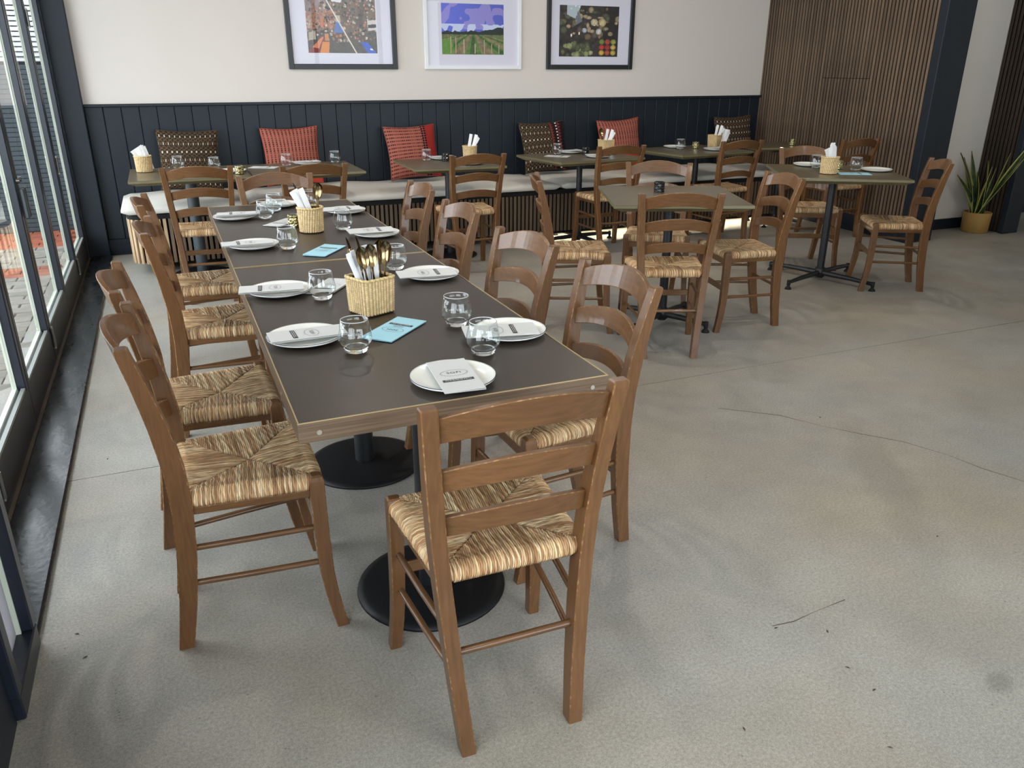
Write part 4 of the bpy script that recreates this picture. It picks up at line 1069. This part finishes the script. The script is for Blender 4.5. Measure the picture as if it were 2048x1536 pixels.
def market():
    u, v = xy(); a = nzf(34, 1); b = nzf(9, 2); c3_ = nzf(60, 3)
    c = s2l([110, 98, 86])*(.45+.5*a+.35*c3_)[..., None]+s2l([70, 56, 46])*b[..., None]*.5
    c[v < .38] = (s2l([84, 78, 68])*(.6+.5*a)[..., None])[v < .38]
    k = (v > .42) & (v < .74) & (u < .45); c[k] = (s2l([176, 128, 104])*(.3+.9*c3_)[..., None])[k]
    k = (v > .7) & (u < .3); c[k] = (s2l([150, 128, 124])*(.5+.6*a)[..., None])[k]
    k = (u > .5) & (v > .36) & (v < .86); c[k] = (s2l([104, 88, 74])*(.5+.9*nzf(14, 8))[..., None])[k]
    r = np.random.RandomState(3)
    for i in range(420):
        x, y, q = r.rand(), .2+.75*r.rand(), r.uniform(.004, .02); k = ((u-x)/q)**2+((v-y)/(q*1.4))**2 < 1
        c[k] = s2l([[208, 190, 170], [60, 50, 46], [150, 110, 86], [186, 120, 84], [90, 92, 84]][r.randint(5)])*r.uniform(.5, 1.1)
    c[inside([(.34, 1), (.38, .90), (.50, .88), (.56, 1)], u, v)] = s2l([222, 224, 226])
    for p, col in [([(0, .02), (.2, .30), (.27, .30), (.17, 0), (0, 0)], (126, 44, 34)), ([(.06, .1), (.2, .28), (.23, .28), (.15, .08)], (206, 128, 92)), ([(.16, 0), (.21, .2), (.31, .2), (.29, 0)], (214, 132, 54)),
                   ([(.245, .22), (.25, .34), (.30, .34), (.305, .22)], (196, 130, 80)), ([(.38, .36), (.42, .55), (.49, .55), (.52, .36)], (84, 116, 176)), ([(.42, .55), (.42, .66), (.48, .66), (.485, .55)], (190, 176, 160)),
                   ([(.86, 0), (.76, .2), (.86, .2), (.985, 0)], (46, 88, 190)), ([(.9, .06), (.89, .09), (.93, .08), (.94, .05)], (226, 232, 244)), ([(.88, .40), (.87, .58), (1, .6), (1, .42)], (206, 200, 194)),
                   ([(.88, .45), (.88, .51), (1, .52), (1, .46)], (40, 36, 36)), ([(.02, .22), (.02, .36), (.12, .38), (.12, .24)], (170, 160, 146)), ([(.2, .44), (.2, .62), (.24, .62), (.24, .44)], (196, 110, 72))]:
        c[inside(p, u, v)] = s2l(list(col))
    c[np.abs((u-.27)*1.0+(v-1.0)*.42) < .010] = s2l([222, 212, 196])
    return c
def vineyard():
    u, v = xy(); n1 = nzf(10, 4); n2 = nzf(40, 5); c = canvas()
    sky = s2l([96, 108, 206])[None, None]*(1-.35*(u-.3))[..., None]*np.ones((106, 150, 1)); c[:] = sky
    cl = (n1 > .5) & (v > .5); c[cl] = (c*.55+s2l([196, 176, 226])*.4)[cl]
    k = (v > .42) & (v < .60) & (nzf(16, 9) > .5); c[k] = s2l([196, 206, 232])
    k = v < .43; t = (.43-v); vx = (u-.50)/(t+.03); rows = np.abs((vx*.9) % 1-.5)
    c[k] = s2l([92, 122, 62]); kk = k & (rows < .22); c[kk] = s2l([128, 116, 86]); kk = k & (rows > .38); c[kk] = s2l([58, 88, 44])
    c[k] = c[k]*(.65+.7*n2[k])[..., None]; kk = (v < .30) & (u < .18); c[kk] = (s2l([98, 140, 58])*(.8+.3*n2)[..., None])[kk]
    tree = (v > .40) & (v < .435+.05*nzf(24, 6)+.08*np.clip((u-.66)*4, 0, 1)); c[tree] = s2l([34, 46, 40])
    for x, h in ((.22, .34), (.53, .22), (.80, .22), (.92, .2), (.14, .36), (.35, .30), (.68, .30)): c[(np.abs(u-x) < .008) & (v < h) & (v > .02)] = s2l([178, 160, 132])
    return c
def spices():
    u, v = xy(); r = np.random.RandomState(9); c = s2l([62, 56, 50])*(.35+.75*nzf(26, 7))[..., None]
    c[u > .74] *= .45
    def blob(x, y, rx, ry, col):
        k = ((u-x)/rx)**2+((v-y)/ry)**2; m_ = k < 1; c[m_] = (s2l(list(col))*(1.05-.55*k)[..., None]*(.75+.5*nzf(50, 12))[..., None])[m_]
    for i in range(46): blob(r.rand(), .35+.6*r.rand(), .02+.04*r.rand(), .02+.05*r.rand(), [(150, 140, 100), (120, 104, 76), (176, 156, 122), (96, 84, 76), (86, 92, 70)][r.randint(5)])
    for i in range(26): blob(.06+.5*r.rand(), .22*r.rand()+.03, .03+.03*r.rand(), .04+.04*r.rand(), [(150, 156, 104), (104, 112, 74), (170, 170, 128), (84, 90, 62)][r.randint(4)])
    for i, col in enumerate([(210, 170, 64), (176, 84, 52), (196, 176, 72), (190, 60, 44), (168, 48, 42), (196, 170, 84), (120, 140, 60), (176, 70, 52), (150, 160, 70)]): blob(.72+.10*(i % 3), .08+.11*(i//3), .046, .052, col)
    blob(.58, .68, .06, .07, (214, 196, 160)); blob(.72, .68, .06, .08, (206, 186, 138)); blob(.66, .50, .05, .06, (206, 206, 204)); blob(.42, .52, .04, .05, (176, 184, 186))
    c[inside([(.12, 1), (.12, .82), (.27, .74), (.35, 1)], u, v)] = s2l([176, 190, 192]); c[inside([(.26, .74), (.30, .9), (.38, .7), (.27, .62)], u, v)] = s2l([112, 116, 120])
    for x, y in ((.20, .42), (.33, .46)): c[((u-x)/.012)**2+((v-y)/.03)**2 < 1] = s2l([255, 244, 220])
    for i in range(40):
        x, y = r.rand(), r.rand(); c[((u-x)/.012)**2+((v-y)/.014)**2 < 1] *= 1.7
    return np.clip(c, 0, 1)
def picture(xc, img, frame, label, zb=1.445, W_=.935, H_=.70, px=None, pz=None):
    t = thing('framed_picture', label, 'picture', (xc, YB-.016, zb), 0, 'framed photographs')
    fw = .042 if frame == 'frame_black' else .034
    for sx in (-1, 1): MB().box((sx*(W_/2-fw/2), -.012, H_/2), (fw, .026, H_), 0, .003).build('frame_side', frame, t)
    for z in (fw/2, H_-fw/2): MB().box((0, -.012, z), (W_-2*fw, .026, fw), 0, .003).build('frame_rail', frame, t)
    MB().box((0, -.002, H_/2), (W_-.02, .006, H_-.02)).build('mat_board', 'mat_board', t)
    x0, x1 = px; z0, z1 = pz; hh, ww = img.shape[:2]
    X, Z = np.meshgrid(np.linspace(x0, x1, ww+1), np.linspace(z1, z0, hh+1))
    me = bpy.data.meshes.new('photo_print'); P = np.stack([X, np.full_like(X, -.0056), Z], -1).reshape(-1, 3); fs = []
    for j in range(hh):
        for i in range(ww): a = j*(ww+1)+i; fs.append((a, a+ww+1, a+ww+2, a+1))
    me.from_pydata(P.tolist(), [], fs); me.materials.append(MATS['print'])
    at = me.color_attributes.new('Col', 'FLOAT_COLOR', 'CORNER'); cc = np.ones((hh*ww, 4, 4), np.float32); cc[:, :, :3] = img.reshape(-1, 1, 3); at.data.foreach_set('color', cc.ravel()); me.update()
    link('photo_print', me, t)
    MB().box((0, -.010, H_/2), (W_-2*fw, .002, H_-2*fw)).build('pane', 'glass_picture', t)
    return t
picture(1.546, market(), 'frame_black', 'black framed photograph of a busy canal market with boats', px=(-.295, .295), pz=(.128, .57))
picture(2.731, vineyard(), 'frame_white', 'white framed photograph of a green vineyard under blue sky', px=(-.30, .295), pz=(.125, .542))
picture(3.928, spices(), 'frame_black', 'black framed photograph of a dark spice market stall', px=(-.335, .30), pz=(.114, .558))

# ------------------------------------------------------------------ snake plant
pt = thing('snake_plant', 'snake plant in an ochre pot by the pale recess wall', 'plant', (7.10, 5.285, 0))
MB().lathe([(.0001, 0), (.112, 0), (.118, .006), (.125, .185), (.120, .190), (.112, .186), (.108, .15)], 36).build('pot', 'pot_ochre', pt)
MB().lathe([(.0001, .165), (.06, .168), (.112, .160)], 24).build('soil', 'soil', pt)
rl = random.Random(5)
leaves = [(-.33, .00, .40, .050), (-.40, -.06, .62, .060), (-.22, .03, .55, .055), (-.12, -.04, .52, .060), (-.14, .05, .60, .05), (.02, -.05, .46, .066), (-.03, -.06, .36, .06), (.03, -.02, .44, .045), (.06, -.33, .72, .058), (.02, -.33, .56, .040), (-.20, -.32, .62, .03), (-.16, -.06, .42, .055)]
for i, (dx, dy, ln, wd) in enumerate(leaves):
    n = 22; P = np.zeros((n+1, 5, 3)); Cc = np.zeros((n+1, 5, 3)); az = rl.uniform(-.7, .7); bx = rl.uniform(-.05, .05)+dx*.12; by = rl.uniform(-.04, .04)
    for j in range(n+1):
        s_ = j/n; cx = bx+dx*(.35*s_+.65*s_**1.8); cy = by+dy*s_; cz = .16+ln*(s_-.12*abs(dx)*s_**2.5)
        ww = wd*.66*(.55+.9*s_ if s_ < .4 else .91*(1-((s_-.4)/.6)**1.7))+.001; tw = az+.8*s_*(1 if i % 2 else -1)
        for q in range(5):
            o_ = -1+q*.5; P[j, q] = (cx+ww*o_*math.cos(tw), cy+ww*o_*math.sin(tw)-.010*(1-abs(o_))*0+.008*abs(o_), cz)
            band = .5+.5*math.sin(s_*62+i+o_*1.2+2*math.sin(s_*17+i))
            Cc[j, q] = s2l([176, 170, 88]) if abs(o_) > .9 else s2l([40, 60, 34])*(.6+.9*band)
    me = grid_mesh('leaf', P, 'leaf', Cc); lf = link('leaf', me, pt)
    md = lf.modifiers.new('thickness', 'SOLIDIFY'); md.thickness = .003
# ------------------------------------------------------------------ scraps on the floor
sc_ = MB().add([(-.008, 0, .0006), (0, -.0024, .002), (.008, .0006, .0006), (0, .003, .0012), (0, 0, .003)], [(0, 1, 4), (1, 2, 4), (2, 3, 4), (3, 0, 4)]).mesh('leaf_scrap', 'dried')
for i, (x, y, wh) in enumerate([(1.399, 1.377, 'at the end of the short floor crack'), (1.522, 1.309, 'right of the short floor crack'), (1.466, 1.177, 'below the short floor crack'),
    (1.467, 1.089, 'nearest the round floor stain'), (1.08, 1.114, 'closest to the foreground chair'), (1.358, .936, 'lowest at the right of the picture'), (2.219, 1.54, 'below the long floor crack'),
    (2.561, 2.454, 'above the long floor crack'), (-.412, 2.115, 'beside the sidelight window frame'), (-.386, 2.002, 'just in front of the sidelight window'), (-.383, 3.251, 'beside the black threshold')]):
    o = link('leaf_scrap', sc_, None, (x, y, 0), (0, 0, i*1.1)); tag(o, 'tiny dry leaf scrap '+wh, 'debris', 'leaf scraps on the floor')
# ------------------------------------------------------------------ ceiling lamps (above the frame)
for i, (x, y) in enumerate([(1.2, 5.4), (3.2, 5.4), (5.0, 5.0), (.6, 3.0), (2.8, 2.6), (2.0, 3.7), (1.2, .4), (4.0, .0)]):
    t = thing('ceiling_spot', 'black ceiling spotlight above '+['the left banquette tables', 'the middle of the banquette', 'the slat wall corner', 'the long table', 'the open floor', 'the aisle beside the long table', 'the foreground chair', 'the added counter'][i], 'lamp', (x, y, CEIL), 0, 'ceiling spotlights')
    MB().lathe([(.0001, 0), (.045, 0), (.045, -.12), (.040, -.12), (.038, -.02), (.0001, -.02)], 24).build('housing', 'black_metal', t)
    MB().lathe([(.0001, -.10), (.037, -.10)], 24).build('lens', 'lamp', t)
    l = bpy.data.lights.new('spot_light', 'AREA'); l.shape = 'DISK'; l.size = .07; l.energy = (11 if y > 2 else 5); l.color = (1, .92, .82)
    lo = bpy.data.objects.new('spot_light', l); COL.objects.link(lo); lo.parent = t; lo.location = (0, 0, -.125)
